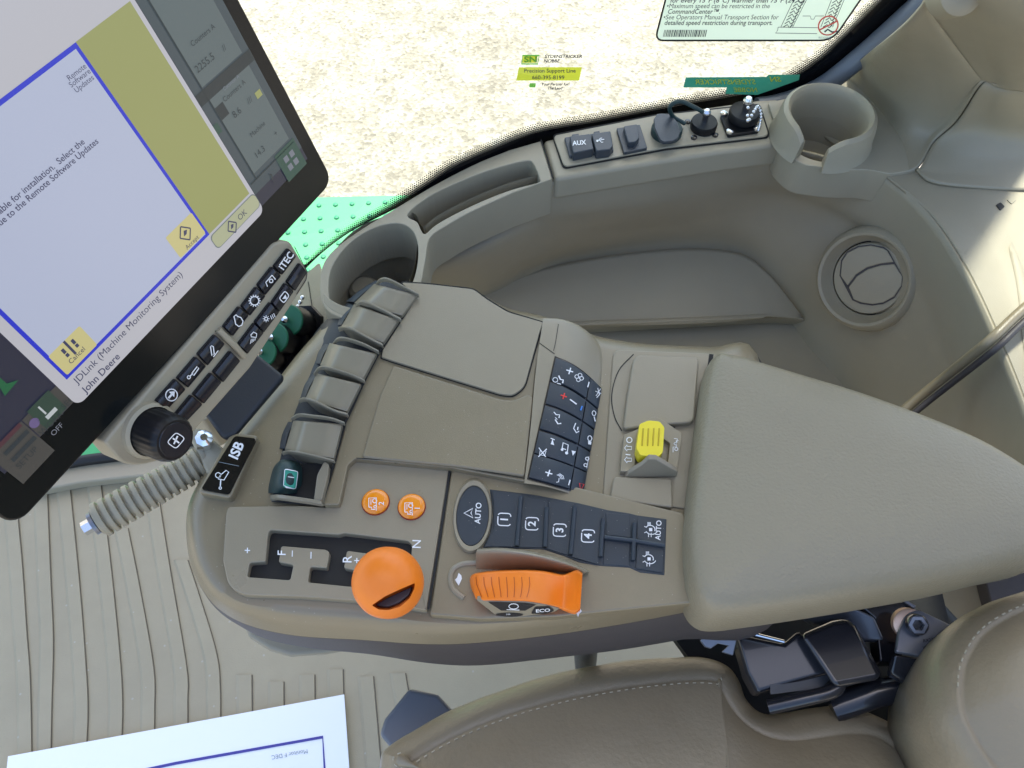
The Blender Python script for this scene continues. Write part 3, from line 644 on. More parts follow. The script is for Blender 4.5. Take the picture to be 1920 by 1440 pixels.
# rear cup holder: tapered cup with a slot
ch_ = thing('cup_holder', 'deep beige cup holder with open front slot at the window corner', 'cup holder', Z(1560, 300, .80))
CZ = .895
ctr = Z(1559, 207, CZ); RAD = .0432
def lp(a, rr, z):
    return Vector((ctr.x + math.cos(math.radians(a)) * RAD * rr, ctr.y + math.sin(math.radians(a)) * RAD * rr, z))
A0, A1 = -117 + 17, -117 + 360 - 17
LG = .862
lg = slabobj('ledge', rpoly([(1440, 192, 4), (1560, 165, 4), (1640, 120, 4), (1690, 225, 4), (1720, 318, 4), (1668, 326, 8), (1632, 318, 14), (1575, 318, 24), (1500, 308, 20), (1466, 276, 12), (1456, 240, 4)], 6), HP(LG), .040, 'trim_light', ch_, bevel=.004)
gc = G(); gc.loft([[lp(a, .86, z) for a in range(0, 360, 8)] for z in (.90, .80)], 'trim_light', True, True); cut(lg, gc)
angs = [A0 + (A1 - A0) * i / 56 for i in range(57)]
def prof(a):
    e_ = min(a - A0, A1 - a); dip = max(0, 1 - e_ / 24.0) ** 2
    zt = CZ - .012 * dip
    return [(1.22, LG - .002), (1.16, LG + .004), (1.12, zt - .012), (1.07, zt - .003), (.98, zt), (.91, zt - .003), (.87, zt - .012), (.86, LG + .001), (.855, LG - .01)]
g = G(); g.grid([[lp(a, rr, z) for rr, z in prof(a)] for a in angs], 'trim_light')
for a in (A0, A1): g.face([lp(a, rr, z) for rr, z in prof(a)], 'trim_light')
g.build('cup_wall', ch_)
g = G(); g.loft([[lp(a, rr, z) for a in range(0, 360, 6)] for rr, z in ((.862, LG - .004), (.82, .84), (.78, .827), (.7, .8255))], 'trim', False, True); g.build('cup_pocket', ch_)

# front base with three capped connectors (behind the monitor)
fb = thing('connector_console', 'beige connector housing behind the monitor keypad', 'connector housing', Z(540, 640, .76))
BZ = HP(.80)
g = G(); g.slab(T2(rpoly([(556, 528), (600, 490), (606, 560), (655, 596), (640, 618), (520, 712), (380, 790), (330, 760), (420, 640)], 8), BZ), Vector((0, 0, -.05)), 'trim_light'); g.build('housing', fb, bevel=.006)
g = G(); g.stroke([(578, 528), (592, 618), (600, 626), (618, 614)], 1.6, BZ, 'seam', .0008); g.build('seam_line', fb)
for (bx, by, x, y, sc) in ((572, 608, 541, 601, 1.0), (545, 643, 514, 635, .97), (520, 676, 493, 663, .88)):
    c = Z(bx, by, .805); c1_ = Z(x, y, .832); ax = (c1_ - c).normalized(); L_ = (c1_ - c).length; r = .0140 * sc
    g = G(); g.lathe(c, ax, [(r * .9, -.01), (r * .95, 0), (r * .98, L_ * .4), (r * 1.08, L_ * .45), (r * 1.08, L_)], 'black', 30, True, False); g.build('connector', fb)
    g = G(); g.lathe(c, ax, [(r * 1.35, -.004), (r * 1.35, 0.003)], 'black', 8); g.build('connector_flange', fb)
    g = G(); g.lathe(c1_ + ax * .0002, ax, [(r * 1.08, 0), (r * 1.02, .0015), (r * .3, .0018)], 'green_cap', 30, False); g.lathe(c1_ + ax * .001, ax, [(.0022, 0), (.0022, .005), (.0034, .007), (.0015, .010)], 'metal', 14); g.build('green_cap', fb)
g = G(); q = BZ.p(572, 572, .004)
for i in range(4): g.ball(q + Vector((-.002 * i, -.004 * i, .012 - .002 * i)), .0024, 'metal', 8)
g.build('bead_chain', fb)

# ================================================================== ARMREST CONSOLE
co = thing('armrest_console', 'brown armrest console with shift gate, paddle levers and keypads', 'armrest console', Z(880, 980, .70))
top = [(372, 965), (378, 1035), (398, 1085), (430, 1118), (475, 1135), (560, 1143), (680, 1152), (800, 1166), (900, 1170), (1040, 1160), (1180, 1145), (1300, 1125), (1420, 1100), (1420, 900), (1400, 680), (1328, 668), (1240, 662), (1168, 655), (1100, 640), (1015, 608), (950, 595), (880, 565), (800, 555), (735, 560), (650, 600), (590, 660), (530, 735), (470, 810), (430, 860), (390, 920)]
mid = [(350, 965), (353, 1038), (372, 1092), (408, 1140), (465, 1172), (555, 1192), (680, 1200), (800, 1208), (900, 1205), (1040, 1190), (1180, 1168), (1300, 1145), (1440, 1115), (1440, 900), (1420, 665), (1330, 655), (1240, 652), (1172, 645), (1110, 632), (1020, 598), (955, 583), (890, 550), (800, 540), (725, 545), (640, 585), (575, 645), (515, 720), (455, 800), (412, 850), (370, 910)]
lowr = [(352, 970), (356, 1045), (376, 1100), (412, 1148), (470, 1182), (560, 1202), (680, 1214), (800, 1232), (900, 1236), (1040, 1222), (1180, 1205), (1300, 1185), (1460, 1160), (1460, 900), (1440, 700), (1330, 690), (1240, 690), (1172, 680), (1110, 670), (1020, 640), (955, 620), (890, 590), (800, 580), (725, 585), (640, 625), (575, 685), (515, 760), (455, 840), (412, 880), (372, 930)]
def ringp(c, z): return [Z(p.x, p.y, z) for p in spline([Vector(q) for q in c], 5, True)]
def lerp2(a, b_, t): return [(p[0] + (q[0] - p[0]) * t, p[1] + (q[1] - p[1]) * t) for p, q in zip(a, b_)]
rt, rm, rl = ringp(top, .856), ringp(mid, .825), ringp(lowr, .80)
cc = sum(rt, Vector()) / len(rt)
def shr(r, k_, dz): return [cc + (p - cc) * k_ + Vector((0, 0, dz)) for p in r]
h1 = [a.lerp(b_, .30) + Vector((0, 0, .0065)) for a, b_ in zip(rt, rm)]; h2 = [a.lerp(b_, .68) + Vector((0, 0, .0065)) for a, b_ in zip(rt, rm)]
g = G(); g.loft([shr(rt, .975, .0004), rt, h1, h2, rm], 'console', True, False); g.build('upper_shell', co)
g = G(); rs = [p + Vector((0, 0, -.0005)) for p in rm]; g.loft([rs, rl, shr(rl, .985, -.03)], 'skirt', False, True); g.build('lower_skirt', co)
# long side roll on the driver side: dark seam near the front
CP = HP(.8645)                                # plate level
CT = HP(.857)
g = G(); g.stroke([(823, 1150), (860, 1172), (878, 1182)], 2, CT, 'seam', -.002); 
# gate plate
gate = [(424, 962, 8), (428, 950, 6), (560, 948, 0), (630, 952, 8), (640, 945, 8), (655, 872, 14), (672, 861, 6), (838, 873, 6), (842, 882, 3), (800, 1144, 4), (700, 1128, 0), (560, 1118, 0), (455, 1115, 30), (428, 1098, 20), (418, 1050, 0)]
gp = slabobj('shift_plate', rpoly(gate, 4), CP, .012, 'console2', co, bevel=.0012, label='grey brown shift plate with zigzag gate')
slot = [(500, 984, 5), (630, 993, 2), (641, 990, 3), (763, 1005, 5), (770, 1013, 4), (760, 1112, 3), (735, 1110, 3), (742, 1036, 4), (646, 1023, 5), (640, 1056, 4), (666, 1062, 5), (661, 1092, 5), (572, 1083, 5), (576, 1054, 5), (608, 1056, 3), (613, 1026, 4), (606, 1021, 4), (521, 1014, 5), (516, 1045, 4), (544, 1050, 5), (538, 1079, 5), (456, 1073, 5), (461, 1046, 5), (491, 1044, 3), (496, 992, 4)]
gc = G(); gc.slab(T2(rpoly(slot, 4, 4), CP, .01), Vector((0, 0, -.0205)), 'console2'); cut(gp, gc)
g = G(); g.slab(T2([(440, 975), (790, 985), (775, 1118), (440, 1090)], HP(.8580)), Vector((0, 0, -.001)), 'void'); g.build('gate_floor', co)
g = G()
for t, x, y, s in (('+', 465, 1032, 21), ('F', 529, 1037, 22), ('–', 547, 1038, 22), ('–', 582, 1041, 24), ('R', 652, 1049, 24), ('+', 670, 1051, 20), ('N', 782, 1020, 23)):
    g = G(); g.text(t, x, y, s, 88, CP, 'white', bold=.15); g.build('shift_letter', co)
# round orange buttons
for x, y, nn in ((704.5, 942, '2'), (772, 951, '1')):
    c = CP.p(x, y); r = 25 * mpp(c); S = PL(c + lift * .003, (0, 0, 1))
    g = G(); g.lathe(c, lift, [(r * 1.06, -.001), (r * 1.06, .0006), (r * 1.0, .0006)], 'dark_red', 40, False, False)
    g.lathe(c, lift, [(r, .0002), (r, .0022), (r * .9, .0034), (r * .6, .0042), (r * .2, .0045)], 'orange_button', 40)
    S = HP(CP.z + .0048)
    a, b2 = x - 3, y
    g.stroke([(a - 10, b2 + 9), (a - 10, b2 - 8), (a + 4, b2 - 9), (a + 4, b2 + 15)], 1.5, S, 'white'); g.stroke([(a - 10, b2 + 9), (a - 5, b2 + 9), (a - 5, b2 + 13), (a + 2, b2 + 13)], 1.5, S, 'white')
    g.stroke(circ(a + 1, b2 - 3, 4, n=10), 1.4, S, 'white', close=True); g.stroke(circ(a + 2, b2 + 8, 2.5, n=8), 1.3, S, 'white', close=True); g.stroke([(a - 6, b2 - 6), (a - 6, b2 + 4)], 1.2, S, 'white')
    g.text(nn, x + 11, y + 2, 14, 88, S, 'white', bold=.1); g.build('round_button', co, label='orange round button marked %s' % nn)

# shift lever
sl = G(); kc = Z(727, 1092, .925); R = 66 * mpp(kc)
sl.tube([Z(752, 1085, .845), Z(745, 1086, .875), kc - lift * .01], [.006, .006, .007], 'black', 14); lev = sl.build('shift_lever', co)
g = G(); ax = Vector((-.05, -.22, .97)).normalized()
pr = [(R * .30, -.030), (R * .62, -.026), (R * .86, -.016), (R * .985, -.004), (R * 1.0, .004), (R * .95, .013), (R * .80, .021), (R * .55, .0265), (R * .28, .029), (R * .06, .0298)]
g.lathe(kc - ax * .004, ax, pr, 'orange', 64); kn = g.build('lever_knob', lev, label='round orange lever knob with a dark crescent opening')
KS = HP(.945)
cres = [(697, 1135)] + [(722, 1118), (750, 1105), (778, 1093)] + [(777, 1103), (768, 1122), (750, 1138), (728, 1144), (710, 1143)]
gc = G(); tp_ = T2(rpoly(cres, 3, 3), HP(.96)); bt_ = T2(rpoly(cres, 3, 3), HP(.926)); gc.loft([tp_, bt_], 'dark_red', True, True); cut(kn, gc)
kn.data.set_sharp_from_angle(angle=math.radians(38))
g = G(); q = [(703, 1133), (724, 1121), (752, 1108), (774, 1098), (766, 1116), (748, 1130), (728, 1138), (712, 1137)]; g.slab(T2(q, HP(.931)), Vector((0, 0, -.004)), 'slate'); g.build('knob_switch', lev, bevel=.001)

# F-key panel side: shell panel
fz = [(846, 882, 6), (990, 898, 0), (1050, 905, 0), (1284, 962, 8), (1286, 1000, 0), (1292, 1080, 20), (1320, 1128, 10), (1180, 1142, 0), (1040, 1156, 0), (900, 1160, 0), (806, 1152, 6)]
KP = HP(.8650)
slabobj('keypad_surround', rpoly(fz, 6), KP, .010, 'console', co, bevel=.003)
ring = circ(886, 967, 37, 71, 44, rot=4)
g = G(); inner = circ(886, 967, 31, 57, 44, rot=4); midr = circ(886, 967, 35, 66, 44, rot=4)
g.loft([T2(ring, KP, -.002), T2(ring, KP, .001), T2(midr, KP, .0035), T2(inner, KP, .003), T2(inner, KP, -.001)], 'console2', False, False); g.build('oval_ring', co)
g = G(); i2 = circ(886, 967, 30, 55.5, 44, rot=4); g.slab(T2(i2, KP, .0024), Vector((0, 0, -.004)), 'navy'); S = HP(KP.z + .0024)
g.stroke([(870, 962), (887, 953), (883, 962), (887, 971)], 1.9, S, 'white', close=True)
g.text('AUTO', 897, 962, 15, 86, S, 'white', bold=.25, xs=.95); g.build('oval_button', co, bevel=.0008, label='oval dark button reading AUTO')
# rubber keypad base
kb = [(918, 917), (1000, 927), (1085, 943), (1140, 956), (1180, 962), (1195, 966), (1250, 973), (1246, 1078), (1200, 1073), (1180, 1064), (1150, 1062), (1120, 1060), (1085, 1054), (1060, 1043), (1020, 1030), (957, 1028), (905, 1027), (918, 1000), (924, 967), (921, 935)]
slabobj('rubber_pad', [Vector(q) for q in kb], KP, .004, 'navy', co, bevel=.0006, off=.0006)
def key(quad, h, marks=None, name='rubber_key', S=KP, r=2, label=None, m='navy', bev=.0007):
    g = G(); S2 = HP(S.z + h); g.slab(T2(rpoly(quad, r), S2), Vector((0, 0, -h - .001)), m)
    if marks: marks(g, S2)
    return g.build(name, co, bevel=bev, label=label)
def numk(t, x, y):
    def f(g, S):
        for a0, a1 in ((20, 160), (200, 340)): pass
        b_ = rpoly([(x - 12, y - 12), (x + 12, y - 11), (x + 11, y + 12), (x - 13, y + 11)], 6, 4)
        h_ = len(b_) // 2; L = [tuple(p) for p in b_]
        g.stroke(L[1:h_ - 1 + 1], 2, S, 'white'); g.stroke(L[h_ + 1:] + L[:1], 2, S, 'white')
        g.text(t, x, y, 20, 86, S, 'white', bold=.5)
    return f
key([(922, 919), (975, 927), (966, 1025), (908, 1025), (926, 990), (926, 945)], .0020, numk('1', 946, 974), label='dark rubber key 1')
key([(979, 928), (1025, 936), (1018, 1027), (970, 1026)], .0012, numk('2', 998, 982), label='dark rubber key 2')
key([(1029, 937), (1076, 944), (1068, 1042), (1022, 1028)], .0014, numk('3', 1050, 994), label='dark rubber key 3')
key([(1080, 944), (1128, 956), (1122, 1058), (1072, 1044)], .0020, numk('4', 1103, 1005), label='dark rubber key 4')
def diff(x, y, au):
    def f(g, S):
        g.stroke(circ(x, y, 9, 8, 18, 0, -150, 20), 1.6, S, 'white'); g.stroke(circ(x + 3, y, 11, 9, 14, 0, 20, 160), 1.6, S, 'white')
        for d in (-6, -2, 2, 6): g.stroke([(x - 2 + d * .4, y - 14), (x - 2 + d * .4, y - 7)], 1, S, 'white')
        g.stroke([(x - 11, y - 6), (x - 6, y - 4)], 1.4, S, 'white'); g.stroke([(x - 11, y + 6), (x - 6, y + 4)], 1.4, S, 'white')
        for d in (-3, 2): g.stroke([(x + d, y + 6), (x + d, y + 14)], 1.4, S, 'white')
        g.fill([(x - 2, y - 3), (x + 4, y - 3), (x + 4, y + 3), (x - 2, y + 3)], S, 'white')
        if au: g.text('AUTO', x + 16, y + 1, 14, 86, S, 'white', bold=.2, xs=.95)
    return f
key([(1136, 961), (1180, 965), (1184, 1008), (1136, 1003)], .0010); key([(1134, 1010), (1182, 1016), (1180, 1062), (1130, 1058)], .0010)
key([(1196, 970), (1246, 976), (1245, 1020), (1195, 1010)], .0016, diff(1219, 993, True), label='dark rubber key with axle symbol reading AUTO')
key([(1194, 1018), (1245, 1025), (1243, 1074), (1192, 1066)], .0016, diff(1216, 1048, False), label='dark rubber key with axle symbol')
g = G()
for L in ([(977, 931), (969, 1024)], [(1025, 952), (1022, 1026)], [(1078, 949), (1070, 1040)], [(1131, 974), (1126, 1044)], [(1190, 981), (1187, 1051)], [(1133, 1007), (1190, 1014), (1246, 1023)]):
    g.tube([KP.p(x, y, .0030) for x, y in L], .0017, 'navy', 8)
g.build('key_ridges', co)

# throttle
th = G(); hs = [(0, .862), (.05, .874), (.12, .884), (.25, .893), (.45, .899), (.62, .897), (.76, .890), (.84, .889), (.92, .896), (1, .905)]
topx = [(880, 1092), (884, 1080), (900, 1075), (935, 1072), (985, 1071), (1020, 1073), (1052, 1079), (1064, 1077), (1080, 1072), (1092, 1078)]
botx = [(882, 1100), (888, 1112), (897, 1124), (930, 1125), (985, 1126), (1020, 1131), (1048, 1138), (1060, 1143), (1078, 1147), (1088, 1140)]
tz = [h for _, h in hs]
rows = []
for v, dz in ((-.06, -.030), (-.02, -.006), (0, -.001), (.12, 0), (.5, .0008), (.88, 0), (1.0, -.001), (1.02, -.006), (1.06, -.030)):
    rows.append([(a[0] + (b_[0] - a[0]) * v, a[1] + (b_[1] - a[1]) * v, z + dz) for a, b_, z in zip(topx, botx, tz)])
P = patch(rows, 5); TS = surf_of(P); g = G(); g.grid(P, 'orange')
g.face([p for p in P[0]] + [p for p in P[-1][::-1]], 'orange') if False else None
q0 = [r[-1] for r in P]; g.grid([q0, [p + Vector((0, 0, -.010)) for p in q0]], 'orange')
for i in range(8):
    x = 893 + i * 14.2; g.stroke([(x, 1082), (x + 1, 1095), (x + 2 + (4 - i) * 1.0, 1108), (x + 2 + (4 - i) * 2.2, 1120)], 1.4, TS, 'orange_dark', .0003)
tw = g.build('throttle_wheel', co, label='orange ribbed throttle wheel with raised tab')
g = G(); dc = [(893, 1126), (930, 1128), (985, 1129), (1020, 1134), (1050, 1142), (1040, 1148), (1018, 1152), (975, 1157), (930, 1155)]
SS = plane3((893, 1128, .884), (1050, 1140, .886), (960, 1155, .866))
g.slab(T2(dc, SS), -SS.n * .004, 'console2'); g.build('throttle_cheek', co, bevel=.001)
g = G(); g.face(T2([(915, 1129), (985, 1131), (1005, 1134), (985, 1145), (940, 1145)], SS, .0004), 'key'); g.face(T2(rpoly([(1003, 1138), (1030, 1137), (1040, 1145), (1025, 1151), (995, 1151)], 4), SS, .0004), 'key'); g.face(T2(circ(955, 1153, 26, 3.5, 20), SS, .0004), 'key')
g.stroke(circ(963, 1137, 9, 5, 12), 1.5, SS, 'white', .0008, close=True); g.stroke([(950, 1143), (974, 1144)], 1.4, SS, 'white', .0008)
g.text('ECO', 1018, 1145, 8, 4, SS, 'white', off=.0008, xs=1.7, bold=.2); g.text('2100', 953, 1152, 4, 0, SS, 'white', off=.0008); g.build('throttle_display', co)
# shield beside the throttle
sh = patch([[(893, 1029, .868), (940, 1027, .868), (1000, 1035, .868), (1060, 1050, .868), (1105, 1072, .866)],
            [(895, 1030, .880), (940, 1028, .886), (1000, 1036, .888), (1060, 1052, .884), (1103, 1072, .872)],
            [(893, 1035, .882), (940, 1036, .889), (1000, 1044, .891), (1058, 1058, .887), (1098, 1074, .873)],
            [(892, 1052, .872), (940, 1056, .876), (1000, 1060, .878), (1055, 1068, .877), (1094, 1077, .870)],
            [(893, 1074, .862), (940, 1072, .862), (1000, 1072, .862), (1055, 1076, .862), (1090, 1080, .862)]], 6)
g = G(); g.grid(sh, 'console2'); g.build('throttle_shield', co)
g = G(); sp4 = spline([KP.p(x, y, .0) for x, y in ((896, 1056), (868, 1058), (850, 1068), (845, 1085), (850, 1105), (870, 1122))], 6); g.tube(sp4, .0022, 'console2', 8); g.build('symbol_rim', co)
g = G(); g.fill([(860, 1074), (865, 1079), (866, 1085), (863, 1092), (860, 1098), (856, 1092), (853, 1087), (857, 1083)], KP, 'white', .0005); g.build('hare_mark', co)
g = G(); g.fill([(1081, 1150), (1088, 1141), (1091, 1146), (1086, 1151), (1084, 1157)], KP, 'white', .0005); g.build('tortoise_mark', co)

# centre block, lids
LZ = .872; LP = HP(LZ)
blk = [(735, 560), (780, 545), (800, 536), (888, 541), (915, 562), (955, 585), (1022, 604), (1004, 700), (994, 800), (985, 903), (845, 877), (666, 860), (652, 872), (636, 946), (606, 946), (628, 870), (655, 770), (685, 712), (715, 650), (750, 595)]
slabobj('centre_block', rpoly([(x, y, 4) for x, y in blk], 4), LP, .02, 'console', co, bevel=.003, off=-.001)
lid = rpoly([(748, 527, 10), (800, 530, 20), (888, 540, 8), (915, 560, 10), (953, 583, 10), (1020, 603, 3), (1014, 625, 2), (985, 728, 16), (962, 744, 8), (940, 742, 10), (735, 679, 2), (713, 671, 2), (716, 654, 2), (783, 552, 3)], 4, 6)
slabobj('lid_gap', lid, LP, .003, 'seam', co, bevel=0, off=.0002)
lid2 = rpoly([(750, 529, 10), (800, 532, 20), (888, 542, 8), (914, 562, 10), (952, 585, 10), (1018, 604, 3), (1011, 625, 2), (983, 726, 16), (961, 741, 8), (940, 739, 10), (735, 676, 2), (715, 669, 2), (718, 655, 2), (783, 555, 3)], 4, 6)
slabobj('storage_lid', lid2, LP, .003, 'console2', co, bevel=.0012, off=.0022, label='smooth upper storage lid with cut front corner')
pan = rpoly([(737, 684, 6), (940, 748, 6), (963, 750, 8), (990, 738, 4), (1000, 745, 4), (984, 893, 6), (850, 874, 3), (678, 857, 6), (712, 740, 4)], 4)
slabobj('padded_panel', pan, LP, .004, 'console', co, bevel=.004, off=.0016, seg=4)
g = G(); g.stroke([(668, 859), (760, 864), (845, 873), (985, 897)], 1.8, LP, 'seam', .0004); g.stroke([(844, 874), (838, 920), (820, 1040), (803, 1142)], 4.5, CP, 'seam', .0009); g.build('panel_gap', co)

# climate keypad hump
H = patch([[(1018, 597, .872), (1050, 598, .870), (1078, 608, .864), (1100, 628, .854), (1112, 650, .840)],
           [(1017, 606, .874), (1058, 610, .873), (1095, 625, .867), (1124, 650, .858), (1140, 680, .846)],
           [(1004, 700, .874), (1046, 708, .873), (1090, 722, .867), (1124, 738, .857), (1133, 745, .846)],
           [(995, 800, .874), (1036, 808, .873), (1075, 820, .867), (1108, 834, .857), (1118, 840, .846)],
           [(983, 906, .874), (1022, 912, .873), (1058, 922, .867), (1094, 934, .857), (1104, 938, .846)]], 6)
HS = surf_of(H); g = G(); g.grid(H, 'console2'); g.build('keypad_hump', co)
g = G(); g.stroke([(1047, 608), (1042, 640), (1038, 658)], 1.2, HS, 'seam', .0003); g.stroke([(1005, 653), (1040, 664)], 1.4, HS, 'seam', .0003); g.build('hump_seam', co)
L0 = [(1040, 668), (988, 899)]; Rr = [(1127, 728), (1092, 928)]
def at(u, v):
    # u across, v along; top edge bows
    a = Vector(L0[0]).lerp(Vector(L0[1]), v); b_ = Vector(Rr[0]).lerp(Vector(Rr[1]), v); p = a.lerp(b_, u)
    p.y -= 10 * math.sin(math.pi * u) * (1 - v) * .9; return p
def hkey(u0, u1, v0, v1, h, marks=None, label=None, m='navy'):
    g = G(); nx = 5
    P = [[HS.p(*at(u0 + (u1 - u0) * i / 6, v0 + (v1 - v0) * j / 5), h if 0 < i < 6 and 0 < j < 5 else h * .7) for i in range(7)] for j in range(6)]
    g.grid(P, m); per = [(i / 6, 0) for i in range(7)] + [(1, j / 5) for j in range(1, 6)] + [(i / 6, 1) for i in range(5, -1, -1)] + [(0, j / 5) for j in range(4, -1, -1)]
    g.grid([[HS.p(*at(u0 + (u1 - u0) * u, v0 + (v1 - v0) * v), z) for u, v in per] for z in (h * .7, -.001)], m)
    if marks: marks(g)
    return g.build('climate_key', co, label=label)
g = G(); g.grid([[HS.p(*at(i / 10, j / 12), .0005) for i in range(11)] for j in range(13)], 'key'); g.build('climate_base', co)
OF = .0032
def W(g, L, w_=1.8, m='white', **k): g.stroke(L, w_, HS, m, OF, **k)
def mk_plus(g, x, y, m='white', s=6): W(g, [(x - s, y - s * .3), (x + s, y + s * .3)], 2.2, m); W(g, [(x + s * .3, y - s), (x - s * .3, y + s)], 2.2, m)
def k_fan(g):
    mk_plus(g, 1066, 699)
    for a in (0, 90, 180, 270): W(g, circ(1083 + 4.5 * math.cos(math.radians(a + 20)), 711 + 4.5 * math.sin(math.radians(a + 20)), 3.6, n=8), 1.3, close=True)
    W(g, [(1101, 719), (1098, 729)], 2.2)
def k_air(g): W(g, circ(1040, 716, 4.5, n=8), 1.3, close=True); W(g, [(1046, 708), (1049, 715), (1054, 716), (1053, 722)], 2.4); W(g, [(1043, 722), (1050, 724)], 1.4)
def k_temp(g): mk_plus(g, 1055, 746, 'red', 5.5); W(g, [(1066, 752), (1078, 761)], 2.4); W(g, [(1088, 764), (1085, 772)], 2.4, 'blue')
def k_call(g):
    W(g, [(1037, 776), (1041, 781), (1047, 781), (1046, 787)], 1.8); W(g, [(1039, 790), (1044, 798), (1050, 797)], 2.2); W(g, [(1039, 786), (1043, 790)], 1.2)
    W(g, [(1076, 796), (1072, 806), (1077, 814), (1082, 811)], 2); W(g, [(1080, 803), (1079, 809)], 2.2)
def k_music(g):
    g.fill([(1031, 836), (1037, 838), (1034, 826)], HS, 'white', OF); W(g, [(1031, 825), (1038, 828)], 1.6)
    W(g, [(1058, 846), (1051, 843), (1053, 833), (1062, 837), (1060, 852)], 1.8); g.fill(circ(1059, 852, 3, n=8), HS, 'white', OF); g.fill(circ(1051, 846, 2.5, n=8), HS, 'white', OF)
    g.fill([(1068, 847), (1076, 849), (1070, 857)], HS, 'white', OF)
def k_mute(g): W(g, [(1010, 843), (1022, 860)], 1.5); W(g, [(1024, 845), (1009, 860)], 1.5); W(g, [(1013, 846), (1011, 856), (1020, 858), (1023, 849)], 1.3)
def k_vol(g):
    mk_plus(g, 1027, 890); W(g, [(1045, 899), (1044, 906), (1040, 907)], 1.4)
    for d in (0, 4, 8): W(g, [(1041 + d * .6, 893 - d * .3), (1046 + d * .8, 895), (1049 + d * .6, 901)], 1.2)
    W(g, [(1065, 902), (1062, 912)], 2.2)
US = .74
hkey(0.03, US, .02, .195, .003, lambda g: (k_fan(g), k_air(g)), 'climate key with fan symbol')
hkey(0.03, US, .215, .385, .0026, k_temp, 'climate key with red plus and blue minus')
hkey(0.03, US, .405, .59, .003, k_call, 'climate key with telephone symbols')
hkey(0.03, US, .61, .785, .0026, lambda g: (k_music(g), k_mute(g)), 'climate key with music note')
hkey(0.03, US, .80, .985, .003, k_vol, 'climate key with loudspeaker symbol')
def r0(g): W(g, [(1116, 730), (1119, 742), (1114, 748)], 1.4); W(g, [(1112, 736), (1122, 740)], 1.2); W(g, [(1121, 731), (1113, 745)], 1.2)
def r1_(g): W(g, circ(1109, 777, 3.4, 4.5, 8), 1.5, close=True); W(g, [(1109, 783), (1111, 792)], 2)
def r2(g): W(g, circ(1101, 824, 3.6, 5, 10), 1.6, close=True); g.fill([(1098, 829), (1104, 830), (1103, 836), (1098, 835)], HS, 'white', OF)
def r3(g): W(g, circ(1096, 862, 3, n=8), 1.6, close=True); W(g, circ(1093, 874, 3, n=8), 1.6, close=True); W(g, [(1099, 858), (1095, 880)], 1.2)
def r4(g): W(g, [(1082, 908), (1090, 910), (1084, 922)], 1.8, 'red', close=True)
for v0, v1, f, lb in ((.02, .195, r0, 'small key with wiper symbol'), (.215, .385, r1_, 'small key with beacon symbol'), (.405, .59, r2, 'small key with lamp symbol'), (.61, .785, r3, 'small key with work light symbol'), (.80, .985, r4, 'small key with red hazard triangle')):
    hkey(US + .025, .99, v0, v1, .0022, f, lb)

# lids around the hitch switch + yellow switch
WZ = HP(.858)
sw_ = rpoly([(1150, 655, 14), (1330, 662, 6), (1325, 800, 3), (1292, 955, 4), (1130, 932, 4), (1146, 700, 30)], 6); slabobj('switch_tray', sw_, WZ, .008, 'console2', co, bevel=.002)
slabobj('tray_lid', rpoly([(1189, 664, 16), (1311, 669, 8), (1302, 792, 14), (1240, 796, 4), (1168, 804, 8), (1176, 740, 0)], 8), WZ, .006, 'console2', co, bevel=.002, off=.0055, seg=4)
g = G(); g.stroke(spline([Vector(q) for q in ((1188, 664), (1160, 695), (1147, 740), (1152, 780), (1166, 808))], 5), 1.8, WZ, 'seam', .0005); g.build('lid_arc', co)
slabobj('tray_lid', rpoly([(1151, 893, 8), (1260, 896, 8), (1262, 952, 6), (1143, 936, 6)], 8), WZ, .006, 'console2', co, bevel=.002, off=.0045, seg=4)
ys = thing('hitch_switch', 'yellow ribbed rocker switch in a brown guarded bezel', 'switch', WZ.p(1215, 850))
guard = [(1170, 815, 4), (1197, 804, 4), (1222, 781, 6), (1234, 782, 6), (1279, 812, 6), (1270, 880, 8), (1163, 884, 3)]
go = slabobj('switch_bezel', rpoly(guard, 4), WZ, .008, 'console2', ys, bevel=.0015, off=.006)
gc = G(); gc.slab(T2(rpoly([(1198, 803), (1222, 790), (1262, 815), (1255, 870), (1194, 866)], 4), WZ, .02), Vector((0, 0, -.0185)), 'void'); cut(go, gc)
g = G(); g.slab(T2([(1196, 798), (1266, 800), (1260, 874), (1190, 872)], HP(.8592)), Vector((0, 0, -.001)), 'void'); g.build('switch_well', ys)
yt = [(1216, 788), (1237, 790), (1246, 801), (1243, 848), (1233, 858), (1200, 853), (1193, 840), (1199, 795)]
g = G(); g.slab(T2(rpoly(yt, 4), HP(.876)), Vector((0, 0, -.014)), 'yellow'); S = HP(.8762)
for x in (1206, 1216, 1226, 1236): g.tube([S.p(x, 803, -.0002), S.p(x - 1, 820, .0003), S.p(x - 2, 836, -.0002)], .0007, 'yellow_dark', 6)
g.build('yellow_rocker', ys, bevel=.003)
g = G(); pts = [(1200, 868), (1207, 860), (1217, 851), (1232, 853), (1272, 878)]
for a, z in ((0, 0),): pass
t_ = [HP(.866).p(1180, 878), HP(.872).p(1203, 864), HP(.879).p(1216, 851), HP(.879).p(1230, 852), HP(.870).p(1270, 876), HP(.860).p(1268, 884), HP(.860).p(1170, 888)]
g.slab(t_, Vector((0, -.004, -.001)), 'console2'); g.build('finger_guard', ys, bevel=.0008)
S = HP(.864)
g = G(); g.stroke(circ(1180, 825, 5, n=12), 1.8, S, 'white', .0006, close=True)
for y in (840, 862): g.stroke([(1184, y - 3), (1176, y - 3), (1176, y - 6), (1171, y), (1176, y + 6), (1176, y + 3), (1184, y + 3)], 1.5, S, 'white', .0006, close=True)
g.stroke([(1173, 852), (1182, 853)], 2, S, 'white', .0006)
g.build('position_symbols', ys)
